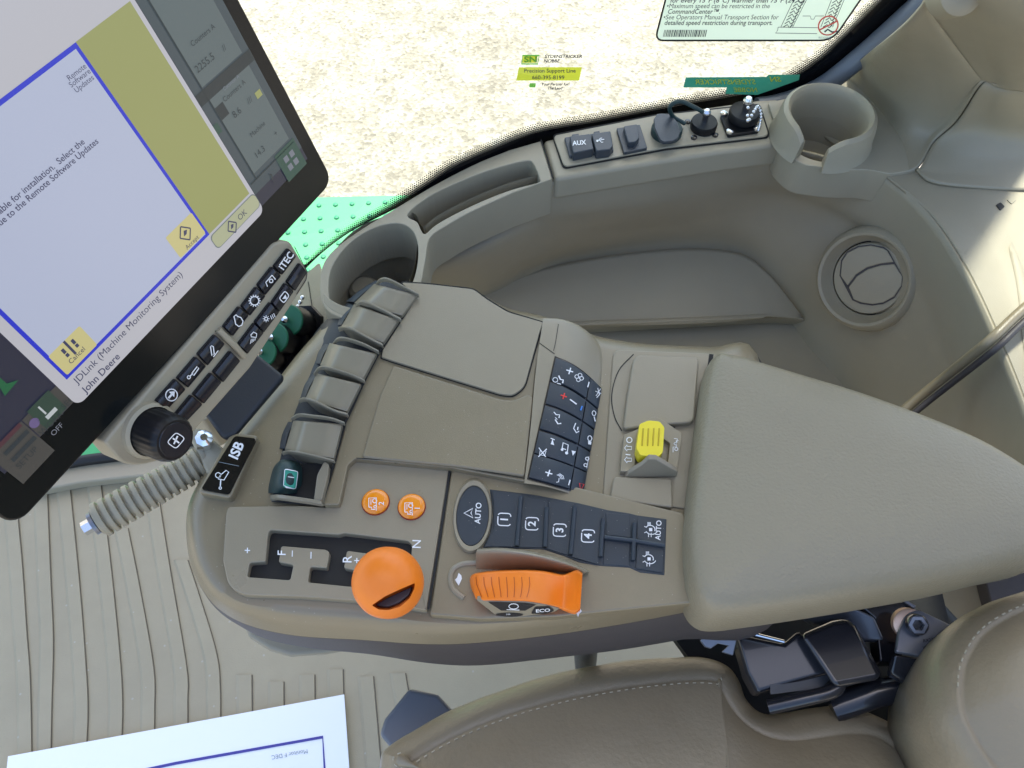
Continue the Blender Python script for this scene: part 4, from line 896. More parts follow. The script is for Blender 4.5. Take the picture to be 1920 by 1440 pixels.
g = G(); g.stroke([(1262, 848), (1262, 838), (1268, 838), (1268, 826), (1272, 826)], 1.4, S, 'white', .0006); g.stroke(circ(1268, 842, 3, n=8), 1.3, S, 'white', .0006, close=True); g.stroke(circ(1266, 832, 2.2, n=8), 1.3, S, 'white', .0006, close=True); g.stroke([(1264, 822), (1270, 823), (1269, 830)], 1.3, S, 'white', .0006); g.build('vehicle_symbol', ys)

# ---- paddle levers
def paddle(TL, TR, BR, BL, lab, ztop=.8815):
    g = G(); TL, TR, BR, BL = [Vector(q) for q in (TL, TR, BR, BL)]
    prf = [(0, ztop - .0045), (.03, ztop - .003), (.25, ztop), (.5, ztop + .0002), (.70, ztop - .0006), (.80, ztop - .003), (.90, ztop - .009), (1.0, ztop - .018)]
    rows = []
    for v in (0, .04, .3, .6, .96, 1):
        r_ = []
        for u, z in prf:
            p = (TR.lerp(TL, u)).lerp(BR.lerp(BL, u), v); r_.append((p.x, p.y, z - (.0012 if v in (0, 1) else 0)))
        rows.append(r_)
    P = patch(rows, 4); g.grid(P, 'lever')
    for e_ in (P[0], P[-1], [r[0] for r in P]): g.grid([e_, [p + Vector((0, 0, -.02)) for p in e_]], 'lever')
    o = g.build('paddle_lever', co, label=lab)
    # dark front face
    d = (TL - TR) * .2; e = (BL - BR) * .2
    g = G(); rows = [[(TL.x, TL.y + 3, ztop - .018), (TL.x + d.x * .6, TL.y + d.y * .6 + 4, ztop - .026), (TL.x + d.x, TL.y + d.y + 8, ztop - .040)],
                     [((TL.x + BL.x) / 2 + d.x * .12, (TL.y + BL.y) / 2, ztop - .018), ((TL.x + BL.x) / 2 + d.x * .75, (TL.y + BL.y) / 2 + d.y * .7, ztop - .026), ((TL.x + BL.x) / 2 + d.x * 1.1, (TL.y + BL.y) / 2 + 4, ztop - .040)],
                     [(BL.x, BL.y - 2, ztop - .018), (BL.x + e.x * .6, BL.y + e.y * .6, ztop - .026), (BL.x + e.x, BL.y + e.y + 2, ztop - .040)]]
    g.grid(patch(rows, 4), 'navy'); g.build('lever_front', o)
    return o
def fin(pts, zs, wpx, drop=.005):
    g = G(); sp5 = spline([Vector((p[0], p[1], z)) for p, z in zip(pts, zs)], 5); rings = []
    for i, p in enumerate(sp5):
        rings.append([Z(p.x, p.y - wpx / 2, p.z), Z(p.x, p.y + wpx / 2, p.z), Z(p.x, p.y + wpx / 2, p.z) + Vector((0, 0, -drop)), Z(p.x, p.y - wpx / 2, p.z) + Vector((0, 0, -drop))])
    g.loft(rings, 'lever', True, True); return g.build('lever_fin', co, bevel=.0006)
# curved bed under the levers
g = G(); bed = patch([[(790, 548, .862), (740, 528, .862), (700, 528, .855), (660, 560, .835)], [(725, 655, .862), (670, 618, .862), (620, 610, .855), (590, 625, .835)],
                      [(655, 780, .862), (600, 750, .862), (560, 745, .855), (535, 750, .835)], [(625, 870, .862), (570, 850, .862), (525, 845, .855), (505, 850, .835)], [(605, 948, .860), (550, 945, .86), (505, 940, .855), (490, 940, .835)]], 5)
g.grid(bed, 'charcoal'); g.build('lever_bed', co)
paddle((702, 532), (783, 553), (754, 592), (664, 568), 'beige paddle lever farthest from the green rocker')
paddle((664, 570), (748, 600), (719, 643), (640, 612), 'beige paddle lever, second from the far end')
paddle((618, 643), (706, 663), (681, 711), (600, 684), 'beige paddle lever in the middle of the row')
paddle((594, 700), (677, 720), (651, 772), (572, 748), 'beige paddle lever just below the middle one')
paddle((550, 788), (642, 795), (626, 860), (534, 843), 'beige paddle lever next to the green rocker')
ZT = [.881, .8845, .8842, .878, .865]
fin([(785, 551), (756, 536), (728, 522), (712, 523), (703, 535)], ZT, 3)
fin([(752, 598), (718, 580), (685, 565), (672, 566), (664, 578)], ZT, 4)
fin([(718, 646), (690, 632), (660, 616), (644, 612), (634, 615)], ZT, 4)
fin([(710, 658), (680, 643), (648, 633), (632, 634), (622, 646)], ZT, 3)
fin([(684, 713), (655, 700), (615, 688), (598, 688), (588, 700)], ZT, 3)
fin([(652, 776), (625, 768), (592, 752), (570, 746), (560, 750)], ZT, 4)
fin([(646, 792), (620, 783), (585, 778), (560, 776), (545, 784)], ZT, 3)
fin([(627, 863), (600, 856), (565, 848), (540, 845), (528, 848)], ZT, 3)
fin([(603, 942), (580, 938), (545, 933), (520, 930), (506, 932)], [.880, .881, .880, .875, .864], 7)
g = G(); g.stroke([(787, 553), (757, 594), (722, 645), (711, 660), (684, 712), (655, 776), (646, 795), (628, 862), (604, 944)], 5, HP(.8735), 'seam', 0); g.build('lever_gap', co)
# green rocker
g = G(); P = patch([[(560, 866, .862), (545, 862, .872), (528, 862, .872), (516, 872, .858), (510, 880, .84)], [(566, 878, .868), (548, 872, .880), (526, 872, .880), (512, 882, .862), (507, 890, .84)],
                    [(566, 905, .868), (545, 905, .880), (520, 905, .880), (506, 908, .862), (502, 912, .84)], [(560, 924, .860), (540, 926, .870), (516, 925, .870), (503, 924, .856), (500, 926, .84)]], 5)
g.grid(P, 'rubber_green'); GR = surf_of(P); 
g.fill([tuple(p) for p in rpoly([(534, 882), (554, 885), (551, 914), (532, 910)], 3, 3)], GR, 'green_icon', .0022)
g.stroke([tuple(p) for p in rpoly([(535, 883), (553, 886), (550, 913), (533, 909)], 3, 3)], 1.2, GR, 'white', .0028, close=True); g.stroke([(539, 896), (547, 897)], 1.4, GR, 'white', .0028); g.build('green_rocker', co, label='dark green rubber rocker with small green symbol')
g = G(); g.slab([HP(.866).p(x, y) for x, y in ((560, 870), (612, 868), (600, 942), (556, 932))], Vector((0, 0, -.002)), 'void'); g.build('rocker_well', co)
g = G(); g.slab(T2(rpoly([(608, 864, 6), (617, 870, 6), (614, 895, 2), (603, 938, 3), (588, 937, 3), (594, 890, 8)], 3), HP(.880)), Vector((0, 0, -.012)), 'lever'); g.build('rocker_tab', co, bevel=.003)
# ISB touch strip
IP = HP(.866)
slabobj('strip_bezel', rpoly([(432, 811, 6), (484, 815, 10), (432, 934, 10), (370, 922, 8)], 6), IP, .012, 'console', co, bevel=.002, off=-.0005)
g = G(); g.slab(T2(rpoly([(440, 817, 6), (480, 822, 6), (429, 927, 8), (377, 917, 6)], 5), IP, .001), Vector((0, 0, -.003)), 'gloss_black'); S = HP(.867)
g.text('ISB', 444, 845, 26, 66, S, 'white', bold=.7); g.stroke([(410, 866), (448, 874)], .8, S, 'ink_soft', .0004)
g.stroke([(413, 914), (414, 898)], 2.2, S, 'white'); g.stroke([(409, 898), (420, 900), (429, 885), (424, 882), (414, 890), (409, 898)], 1.8, S, 'white'); g.stroke(circ(409, 891, 5, n=10), 1.6, S, 'white', close=True); g.stroke(circ(413, 915, 2.4, n=8), 1.6, S, 'white', close=True)
g.build('touch_strip', co, bevel=.0008, label='glossy black touch strip reading ISB')

# ---- armrest pad
g = G(); g.stroke([(1334, 664), (1316, 780), (1302, 900), (1293, 980), (1294, 1050), (1304, 1102), (1328, 1134)], 8, HP(.8668), 'seam', 0); g.build('pad_gap', co)
arm = [(1338, 662), (1385, 656), (1430, 668), (1520, 695), (1620, 725), (1750, 772), (1850, 815), (1935, 866), (2015, 925), (2045, 985), (1990, 1028), (1900, 1049), (1790, 1075), (1600, 1108), (1440, 1132), (1365, 1140), (1330, 1130), (1308, 1100), (1298, 1050), (1296, 980), (1304, 900), (1318, 780)]
AR = spline([Vector(q) for q in arm], 5, True)
base = [Z(p.x, p.y, .892) for p in AR]; cA = sum(base, Vector()) / len(base)
def sc_(k_, dz):                              # inset by a constant distance
    n_ = len(base); out = []
    for i, p in enumerate(base):
        t = (base[(i + 2) % n_] - base[i - 2]).normalized(); nn = Vector((-t.y, t.x, 0))
        if nn.dot(cA - p) < 0: nn = -nn
        out.append(p + nn * k_ + Vector((0, 0, dz)))
    return out
g = G(); rings = [sc_(.001, -.062), sc_(-.001, -.045), sc_(-.0015, -.025), sc_(0, -.012), sc_(.0022, -.006), sc_(.0055, -.0025), sc_(.0095, -.0005)]
g.loft(rings, 'pad', True, False)
inner = rings[-1]; c2 = sum(inner, Vector()) / len(inner)
g2 = [[p.lerp(c2, t) + Vector((0, 0, .006 * math.sin(min(1, t * 2.2) * math.pi / 2))) for p in inner] for t in (0, .04, .09, .16, .26, .4, .6, .8, .95)]
g.loft(g2, 'pad', False, True)
bmesh.ops.remove_doubles(g.bm, verts=g.bm.verts[:], dist=.00002)
g.build('armrest_pad', co, label='soft grained grey armrest pad')
g = G(); g.loft([[p + Vector((0, 0, -.0)) for p in sc_(.012, -.046)], sc_(.020, -.085), sc_(.035, -.105)], 'skirt', True, True); g.build('pad_underside', co)
# pedestal below
g = G(); pd_ = [(455, 1150), (462, 1195), (505, 1222), (545, 1233), (610, 1228), (720, 1208), (740, 1100), (500, 1100)]
g.loft([[Z(x, y, .66) for x, y in pd_], [Z(x + 6, y - 4, .63) for x, y in pd_], [Z(x + 30, y - 30, .50) for x, y in pd_]], 'trim', True, True); g.build('pedestal', co, bevel=.006)
g = G(); g.tube([Z(1100, 1180, .74), Z(1098, 1238, .62), Z(1098, 1262, .50)], .011, 'slate', 12); g.build('support_post', co)

# ================================================================== SEAT
se = thing('driver_seat', 'brown leather driver seat with stitched cushion and backrest edge', 'seat', Z(1200, 1400, .50))
cush = [(700, 1500), (703, 1420), (718, 1392), (765, 1358), (850, 1312), (960, 1272), (1090, 1240), (1215, 1222), (1300, 1216), (1350, 1222), (1382, 1240), (1400, 1268), (1412, 1300), (1432, 1322), (1462, 1330), (1520, 1318), (1590, 1308), (1645, 1318), (1700, 1350), (1740, 1395), (1760, 1450), (1770, 1560), (1500, 1700), (1000, 1700), (720, 1650)]
CU2 = [Z(p.x, p.y, .70) for p in spline([Vector(q) for q in cush], 4, True)]; cS = sum(CU2, Vector()) / len(CU2)
def inset(ring_, d, dz):
    n_ = len(ring_); cur = [p.copy() for p in ring_]; N_ = max(1, int(abs(d) / .003))
    for k_ in range(N_):
        out = []
        for i, p in enumerate(cur):
            t = (cur[(i + 1) % n_] - cur[i - 1]).normalized(); out.append(p + Vector((-t.y, t.x, 0)) * (d / N_) * SGN)
        cur = [(out[i - 1] + out[i] * 2 + out[(i + 1) % n_]) / 4 if N_ > 1 else out[i] for i in range(n_)]
    return [p + Vector((0, 0, dz)) for p in cur]
ar = sum(a.x * b_.y - b_.x * a.y for a, b_ in zip(CU2, CU2[1:] + CU2[:1])); SGN = 1 if ar > 0 else -1
g = G(); rr = [inset(CU2, .004, -.10), inset(CU2, 0, -.04), inset(CU2, .0015, -.022), inset(CU2, .005, -.010), inset(CU2, .010, -.002), inset(CU2, .018, .006), inset(CU2, .027, .0115), inset(CU2, .0285, .0105), inset(CU2, .030, .0125)]
last = rr[-1]; SA, SB = Z(980, 1530, .7125), Z(1560, 1560, .7125); xl, xr = min(p.x for p in last), max(p.x for p in last)
def tgt(p): return SA.lerp(SB, (p.x - xl) / (xr - xl))
for t in (.03, .07, .12, .18, .26, .36, .5, .65, .8, .97): rr.append([p.lerp(tgt(p), t) + Vector((0, 0, .026 * math.sin(min(1, t * 1.3) * math.pi / 2))) for p in last])
g.loft(rr, 'leather', True, True)
g.bm.verts.ensure_lookup_table(); nC = len(CU2); vin = g.bm.verts[nC * 10:]
for _ in range(12): bmesh.ops.smooth_vert(g.bm, verts=vin, factor=.5, use_axis_x=True, use_axis_y=True, use_axis_z=True)
cu_o = g.build('seat_cushion', se, sharp=100)
tex = bpy.data.textures.new('wrinkle', 'CLOUDS'); tex.noise_scale = .09
dm = cu_o.modifiers.new('d', 'DISPLACE'); dm.texture = tex; dm.strength = .006; dm.mid_level = .5; dm.texture_coords = 'LOCAL'
seamr = inset(CU2, .0315, .0138)
def stitches(g, path, L=.0032, gap=.0022, r=.0005, m='stitch'):
    d = 0; on = True; seg = []; 
    pts = [path[0]]
    for a, b_ in zip(path, path[1:]):
        n_ = max(1, int((b_ - a).length / .0009))
        for i in range(1, n_ + 1): pts.append(a.lerp(b_, i / n_))
    cur = []; acc = 0
    for a, b_ in zip(pts, pts[1:]):
        acc += (b_ - a).length
        if on: cur.append(a)
        if acc > (L if on else gap):
            if on and len(cur) > 1: g.tube([cur[0], cur[-1]], r, m, 5)
            cur = []; acc = 0; on = not on
i0 = min(range(len(seamr)), key=lambda i: (seamr[i] - Z(760, 1370, .71)).length); i1 = min(range(len(seamr)), key=lambda i: (seamr[i] - Z(1330, 1230, .71)).length)
a_, b_ = sorted((i0, i1)); g = G(); stitches(g, seamr[a_:b_ + 1]); g.build('seam_stitching', se)
# backrest bolster: bulging lobe
g = G(); lob = [(1735, 1290), (1742, 1240), (1775, 1180), (1830, 1140), (1900, 1112), (2000, 1095), (2150, 1150), (2200, 1350), (2100, 1560), (1900, 1560), (1800, 1460), (1757, 1390), (1738, 1340)]
LR = [Z(p.x, p.y, .80) for p in spline([Vector(q) for q in lob], 5, True)]
ar = sum(a.x * b_.y - b_.x * a.y for a, b_ in zip(LR, LR[1:] + LR[:1])); SGN = 1 if ar > 0 else -1
rr = [inset(LR, .010, -.10), inset(LR, .002, -.04), inset(LR, 0, -.008), inset(LR, .004, .010), inset(LR, .012, .022), inset(LR, .015, .0235), inset(LR, .0165, .0225), inset(LR, .018, .0245)]
l2 = rr[-1]; c4 = sum(l2, Vector()) / len(l2)
for t in (.1, .25, .45, .7, .93): rr.append([p.lerp(c4, t) + Vector((0, 0, .022 * math.sin(min(1, t * 1.4) * math.pi / 2))) for p in l2])
g.loft(rr, 'leather', True, True); g.build('backrest_bolster', se, sharp=100)
s6 = inset(LR, .0130, .0240); g = G(); stitches(g, s6[:26], r=.0006); g.build('bolster_stitching', se)
g = G(); g.loft([[Z(x, y, .62) for x, y in ((768, 1291), (822, 1303), (852, 1335), (735, 1405), (712, 1378), (722, 1348))], [Z(x, y, .58) for x, y in ((768, 1291), (822, 1303), (852, 1335), (735, 1405), (712, 1378), (722, 1348))]], 'seal', True, True); g.build('seat_base_corner', se, bevel=.004)
g = G(); g.slab([Vector(q) for q in ((.52, -.45, 1.45), (.66, -.45, 1.45), (.66, .12, 1.45), (.52, .12, 1.45))], Vector((0, 0, -.75)), 'leather'); g.build('backrest', se, bevel=.04, seg=5)  # unseen seat back block, added to cut the light reaching the well
# seat hardware
hw = thing('seat_bracket', 'black painted steel armrest bracket and hinge between seat and console', 'bracket', Z(1550, 1230, .60))
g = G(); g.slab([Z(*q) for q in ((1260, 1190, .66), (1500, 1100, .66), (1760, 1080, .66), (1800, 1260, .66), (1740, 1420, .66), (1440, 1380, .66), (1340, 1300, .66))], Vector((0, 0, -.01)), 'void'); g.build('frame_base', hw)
g = G(); g.slab([Z(*q) for q in ((1313, 1200, .748), (1335, 1182, .752), (1360, 1178, .752), (1385, 1184, .750), (1375, 1228, .745), (1322, 1212, .745))], Vector((0, 0, -.003)), 'steel_grey'); t1 = g.build('hook_plate', hw, bevel=.001)
gc = G(); gc.slab([Z(*q) for q in ((1358, 1192, .77), (1378, 1196, .77), (1356, 1216, .77), (1340, 1204, .77))], Vector((0, 0, -.05)), 'steel_black'); cut(t1, gc)
g = G(); g.tube(spline([Z(*q) for q in ((1318, 1197, .750), (1338, 1180, .755), (1365, 1177, .757), (1410, 1188, .757), (1470, 1203, .755))], 5), .0014, 'metal', 8); g.build('bright_edge', hw)
g = G(); g.slab([Z(*q) for q in ((1378, 1186, .742), (1470, 1205, .742), (1500, 1180, .745), (1560, 1262, .742), (1420, 1300, .735), (1400, 1262, .735))], Vector((0, 0, -.02)), 'steel_black'); g.build('side_plate', hw, bevel=.004)
g = G(); g.loft([[Z(x, y, .757) for x, y in ((1500, 1190), (1560, 1164), (1588, 1160), (1604, 1172), (1652, 1262), (1650, 1274), (1565, 1290))],
                 [Z(x, y, .70) for x, y in ((1500, 1190), (1560, 1164), (1588, 1160), (1604, 1172), (1652, 1262), (1650, 1274), (1565, 1290))]], 'steel_black', True, True); g.build('hinge_cover', hw, bevel=.008, seg=5)
g = G(); g.tube(spline([Z(*q) for q in ((1440, 1326, .735), (1500, 1312, .742), (1560, 1296, .745), (1575, 1275, .745), (1568, 1262, .745))], 6), .006, 'steel_black', 12); g.build('lower_rod', hw)
g = G(); g.face([Z(*q) for q in ((1442, 1262, .7365), (1478, 1222, .738), (1560, 1270, .738), (1540, 1290, .737), (1445, 1302, .7365))], 'slate'); g.face([Z(*q) for q in ((1442, 1262, .73), (1478, 1222, .73), (1560, 1270, .73), (1540, 1290, .73), (1445, 1302, .73))], 'slate'); g.build('inner_facet', hw)
g = G(); g.slab([Z(*q) for q in ((1505, 1155, .725), (1590, 1132, .73), (1640, 1155, .73), (1660, 1200, .725), (1620, 1200, .72), (1590, 1162, .72), (1530, 1170, .72))], Vector((0, 0, -.01)), 'steel_grey'); g.build('support_arm', hw, bevel=.003)
g = G(); g.slab([Z(*q) for q in ((1600, 1125, .728), (1665, 1108, .73), (1720, 1140, .728), (1690, 1240, .72), (1650, 1240, .72), (1640, 1160, .725))], Vector((0, 0, -.02)), 'steel_black'); g.build('black_arm', hw, bevel=.002)
g = G(); g.slab([Z(*q) for q in ((1668, 1112, .732), (1677, 1110, .733), (1719, 1136, .733), (1714, 1142, .732))], Vector((0, 0, -.004)), 'steel_grey'); g.build('arm_rim', hw, bevel=.001)
c = Z(1700, 1168, .742); nn_ = Vector((-.2, -.35, .9)).normalized()
g = G(); g.lathe(c, nn_, [(.013, 0), (.013, .010), (.0115, .011)], 'copper', 28); g.build('bushing', hw)
g = G(); HPp = HP(.757); pl = rpoly([(1686, 1182, 4), (1700, 1150, 12), (1722, 1142, 8), (1800, 1180, 4), (1760, 1236, 4), (1680, 1222, 6)], 6)
g.slab(T2(pl, HPp), Vector((0, 0, -.005)), 'steel_grey')
g.text('RX273219 E', 1752, 1199, 8.5, 8, HPp, 'black', off=.0006); g.text('JCC M17', 1746, 1213, 8.5, 8, HPp, 'black', off=.0006); g.build('hinge_plate', hw, bevel=.001)
g = G(); q = HPp.p(1716, 1170); g.lathe(q, nn_, [(.0085, 0), (.0085, .009), (.0078, .010), (.0045, .010), (.0042, .004)], 'steel_black', 24); g.lathe(q, nn_, [(.0075, .0102), (.0048, .0104), (.0044, .007)], 'steel_grey', 6, False, False); g.build('socket_bolt', hw)
g = G(); g.slab([Z(*q) for q in ((1676, 1226, .752), (1762, 1240, .752), (1752, 1290, .74), (1700, 1280, .74), (1668, 1262, .74))], Vector((0, 0, -.01)), 'steel_black'); g.build('hinge_skirt', hw, bevel=.003)
g = G(); g.tube([Z(1560, 1330, .70), Z(1640, 1300, .71), (Z(1760, 1280, .715))], .012, 'steel_black', 14); g.build('cross_tube', hw)

# ================================================================== PAPER ON THE FLOOR
PP = HP(FZ + .010)
pa = thing('floor_paper', 'white paper floor protector with purple printed border', 'paper mat', PP.p(400, 1400))
g = G(); Pq = [(15, 1418), (645, 1302), (663, 1560), (-10, 1640)]; g.slab(T2(Pq, PP), Vector((0, 0, -.0015)), 'paper'); g.build('sheet', pa)
g = G(); g.stroke([(180, 1463), (330, 1431), (605, 1382), (612, 1500)], 5.5, PP, 'purple', .0006); g.build('printed_border', pa)
g = G(); g.text('Monitor F DEC', 543, 1414, 11, 190, PP, 'ink_soft', off=.0006, bold=.1); g.build('printed_text', pa)

# ================================================================== MONITOR
d1 = Vector((.4688, .8831, -.012)).normalized(); upv = Vector((-.274, .143, .951)); upv = (upv - d1 * upv.dot(d1)).normalized(); mn = d1.cross(upv).normalized()
M0 = EYE + ray(350, 640) * .5; MP = PL(M0, mn)
O_ = MP.p(22, 985)
def uv_(px, py): q = MP.p(px, py) - O_; return (q.dot(d1), q.dot(upv))
def MU(u, v, off=0): return O_ + d1 * u + upv * v + mn * off
mo = thing('monitor', 'large black touchscreen monitor showing an update message, with keypad', 'monitor', Z(300, 800, .80))
mo2 = mo
WU = uv_(625, 338)[0]; HU = WU * .80
def rr_uv(u0, v0, u1, v1, r, n=6):
    out = []
    for cx_, cy_, a in ((u1 - r, v1 - r, 0), (u0 + r, v1 - r, 90), (u0 + r, v0 + r, 180), (u1 - r, v0 + r, 270)):
        for i in range(n + 1): t = math.radians(a + 90 * i / n); out.append((cx_ + r * math.cos(t), cy_ + r * math.sin(t)))
    return out
g = G(); g.slab([MU(u, v, 0) for u, v in rr_uv(0, -.003, WU, HU, .010)], -mn * .022, 'screen_black'); g.build('bezel', mo, bevel=.0015)
g = G(); g.slab([MU(u, v, -.021) for u, v in rr_uv(.03, .02, WU - .02, HU - .03, .02)], -mn * .03, 'slate'); g.build('rear_housing', mo, bevel=.006)
lay = [0.0004]
def mq(name, pts, m, off, par=None, label=None):
    g = G(); g.face([MU(u, v, off) for u, v in pts], m); return g.build(name, par or mo, label=label)
def PX(*pts): return [uv_(*p) for p in pts]
# lit picture area
a0 = uv_(38, 912); a1 = uv_(577, 300)
u0, v0, u1, v1 = a0[0], a0[1] - .000, a1[0], HU - .02
scr = mq('screen', [(u0, .024), (u1, .024), (u1, v1), (u0, v1)], 'px_night', .0005, label='lit touchscreen')
pb = uv_(120, 710); pr_ = uv_(385, 435); pt_ = uv_(131, 83)
bu0, bv0, bu1, bv1 = pb[0], pb[1], pr_[0], pt_[1]
q0 = uv_(150, 748); q1 = uv_(485, 383); pu0, pv0, pu1, pv1 = q0[0] - .004, q0[1], q1[0], bv1 + .012
# right information column
mq('side_column', [(pu1 + .001, .033), (u1, .033), (u1, v1), (pu1 + .001, v1)], 'px_dim', .0008, scr)
cxa = uv_(540, 300); lu = uv_(349, 118)[0]
G1 = G()
def col(pts, m, off=.0011): G1.face([MU(u, v, off) for u, v in pts], m)
def box(u_0, v_0, u_1, v_1, m, off=.0011): col([(u_0, v_0), (u_1, v_0), (u_1, v_1), (u_0, v_1)], m, off)
c1 = uv_(370, 150); c2_ = uv_(395, 180)
box(lu, uv_(378, 172)[1] + .002, u1 - .006, uv_(378, 172)[1] + .075, 'px_dimlight'); box(lu, uv_(480, 335)[1] + .004, u1 - .006, uv_(378, 172)[1] - .006, 'px_dimlight')
box(pu1 + .001, uv_(378, 172)[1] - .006, u1, uv_(378, 172)[1] + .001, 'px_dimdark', .0012)
box(lu - .001, .04, lu - .0003, v1, 'px_dimdark', .0013); box(pu1 + .002, uv_(480, 335)[1], u1 - .004, uv_(480, 335)[1] + .0008, 'px_dimdark', .0013)
w_ = uv_(543, 300); box(w_[0] - .010, w_[1] - .010, w_[0] + .010, w_[1] + .010, 'px_teal', .0013)
for i in (-1, 1):
    for j in (-1, 1): box(w_[0] + i * .003 - .002, w_[1] + j * .003 - .002, w_[0] + i * .003 + .002, w_[1] + j * .003 + .002, 'px_label', .0015)
g_ = uv_(415, 207); box(g_[0] - .004, g_[1] - .004, g_[0] + .003, g_[1] + .004, 'px_dimdark', .0013)
yy = uv_(482, 176); box(yy[0] - .0025, yy[1] - .002, yy[0] + .0025, yy[1] + .002, 'px_yellow', .0014); mu_ = uv_(403, 243); box(mu_[0] - .003, mu_[1] - .003, mu_[0] + .003, mu_[1] + .003, 'px_teal', .0014)
def mt(t, px, py, sz, m='px_dimtext', off=.0016, al='CENTER', bold=0, gg=None, xs=1):
    u, v = uv_(px, py); (gg or G1).text(t, u, v, sz, 0, None, m, align=al, bold=bold, xs=xs, fn=lambda a, b_: MU(a, b_, off))
mt('Counters A', 377, 66, .0042); mt('2255.5', 381, 118, .0058); mt('Common A', 430, 155, .0030, 'px_label'); mt('Counters A', 436, 170, .0042); mt('8.6', 441, 211, .0058); mt('Machine', 480, 242, .0042); mt('14.3', 484, 285, .0056); mt('?', 508, 335, .010); mt('+', 514, 250, .005); mt('///', 465, 188, .005); mt('//', 417, 90, .005)
G1.build('side_readouts', scr)
# popup
mq('popup_frame', rr_uv(pu0, pv0 - .001, pu1, pv1 + .06, .005), 'px_popup', .0020, scr, 'white update message window')
mq('popup_panel', [(bu1, bv0), (pu1 - .003, bv0), (pu1 - .003, bv1), (bu1, bv1)], 'px_yellow', .0023, scr)
mq('message_border', [(bu0, bv0), (bu1, bv0), (bu1, bv1), (bu0, bv1)], 'px_blue', .0026, scr); mq('message_box', [(bu0 + .0022, bv0 + .0022), (bu1 - .0022, bv0 + .0022), (bu1 - .0022, bv1 - .0022), (bu0 + .0022, bv1 - .0022)], 'px_box', .0029, scr)
def tile(cx_, cy_, wu, hu, m, nm):
    u, v = uv_(cx_, cy_); return mq(nm, rr_uv(u - wu / 2, v - hu / 2, u + wu / 2, v + hu / 2, .001, 3), m, .0032, scr)
tile(342, 440, .0225, .0155, 'px_tile', 'accept_tile'); tile(131, 655, .0225, .0150, 'px_tile', 'cancel_tile')
G2 = G(); okc = uv_(437, 413); G2.face([MU(u, v, .0026) for u, v in rr_uv(okc[0] - .0215, okc[1] - .0050, okc[0] + .0215, okc[1] + .0050, .003)], 'px_edge'); G2.face([MU(u, v, .0028) for u, v in rr_uv(okc[0] - .0210, okc[1] - .0045, okc[0] + .0210, okc[1] + .0045, .003)], 'px_button')
G2.build('ok_button', scr)
G3 = G()
def mt3(*a, **k): mt(*a, m='px_text', off=.0036, gg=G3, **k)
mt3('JDLink (Machine Monitoring System)', 134, 714, .0058, al='LEFT', bold=.00006, xs=1.0); mt3('John Deere', 150, 731, .0058, al='LEFT', bold=.00006)
G3.build('title_text', scr); G3 = G()
mt3('An update is available for installation.  Select the', 149, 263, .0045, al='RIGHT', bold=.00004); mt3('Accept button to continue to the Remote Software Updates', 175, 262, .0045, al='RIGHT', bold=.00004)
G3.build('message_text', scr); G3 = G()
mt3('Remote', 136, 135, .0038); mt3('Software', 142, 146, .0038); mt3('Updates', 150, 157, .0038); G3.build('heading_text', scr); G3 = G()
mt3('Accept', 353, 453, .0038); G3.build('accept_label', scr); G3 = G()
mt3('Cancel', 137, 664, .0040); G3.build('cancel_label', scr); G3 = G()
mt3('OK', 447, 402, .0052)
def isq(px, py, r):
    u, v = uv_(px, py); pts = [(u - r, v), (u, v + r * 1.1), (u + r, v), (u, v - r * 1.1)]
    for a, b_ in zip(pts, pts[1:] + pts[:1]):
        d = Vector((b_[0] - a[0], b_[1] - a[1])).normalized() * .0004; nx_ = Vector((-d.y, d.x)); G3.face([MU(a[0] + nx_.x, a[1] + nx_.y, .0036), MU(a[0] - nx_.x, a[1] - nx_.y, .0036), MU(b_[0] - nx_.x, b_[1] - nx_.y, .0036), MU(b_[0] + nx_.x, b_[1] + nx_.y, .0036)], 'px_text')
    G3.face([MU(u - r * .4, v - r * .2, .0036), MU(u + r * .1, v - r * .2, .0036), MU(u + r * .5, v + r * .2, .0036), MU(u, v + r * .4, .0036)], 'px_text')
G3.build('ok_label', scr); G3 = G(); isq(340, 436, .0045); G3.build('accept_icon', scr); G3 = G(); isq(428, 424, .004); G3.build('ok_icon', scr); G3 = G()
cu_, cv_ = uv_(126, 652)
for du, dv, w2, h2 in ((0, .001, .0007, .005), (-.0035, .002, .0009, .0015), (.0035, .002, .0009, .0015), (-.0035, -.001, .0009, .001), (.0035, -.001, .0009, .001)): G3.face([MU(cu_ + du + a * w2, cv_ + dv + b_ * h2, .0036) for a, b_ in ((-1, -1), (1, -1), (1, 1), (-1, 1))], 'px_text')
G3.build('cancel_icon', scr)
# lower left soft keys
G4 = G(); b0 = uv_(22, 883); 
def cell(px0, px1, vtop, m):
    pass
vA = .0245; vB = uv_(45, 800)[1] + .004
sx = [uv_(25, 885)[0] - .002, uv_(75, 825)[0] + .001, uv_(122, 775)[0], uv_(190, 705)[0], uv_(260, 630)[0]]
for a, b_ in zip(sx, sx[1:]): G4.face([MU(a + .0003, vA - .012 if a == sx[0] else vA, .0010), MU(b_ - .0003, vA - .012 if a == sx[0] else vA, .0010), MU(b_ - .0003, vB, .0010), MU(a + .0003, vB, .0010)], 'px_grey')
mt('SETUP', 48, 857, .0048, gg=G4); mt('WORK', 93, 792, .0050, gg=G4); mt('SECT', 128, 750, .0048, gg=G4); mt('OFF', 104, 804, .0044, 'px_label', gg=G4)
su, sv = uv_(30, 835)
for i in range(3): G4.face([MU(su - .007, sv + .006 - i * .0055, .0014), MU(su + .009, sv + .006 - i * .0055, .0014), MU(su + .009, sv + .0085 - i * .0055, .0014), MU(su - .007, sv + .0085 - i * .0055, .0014)], 'px_maroon' if i == 0 else 'px_dimtext')
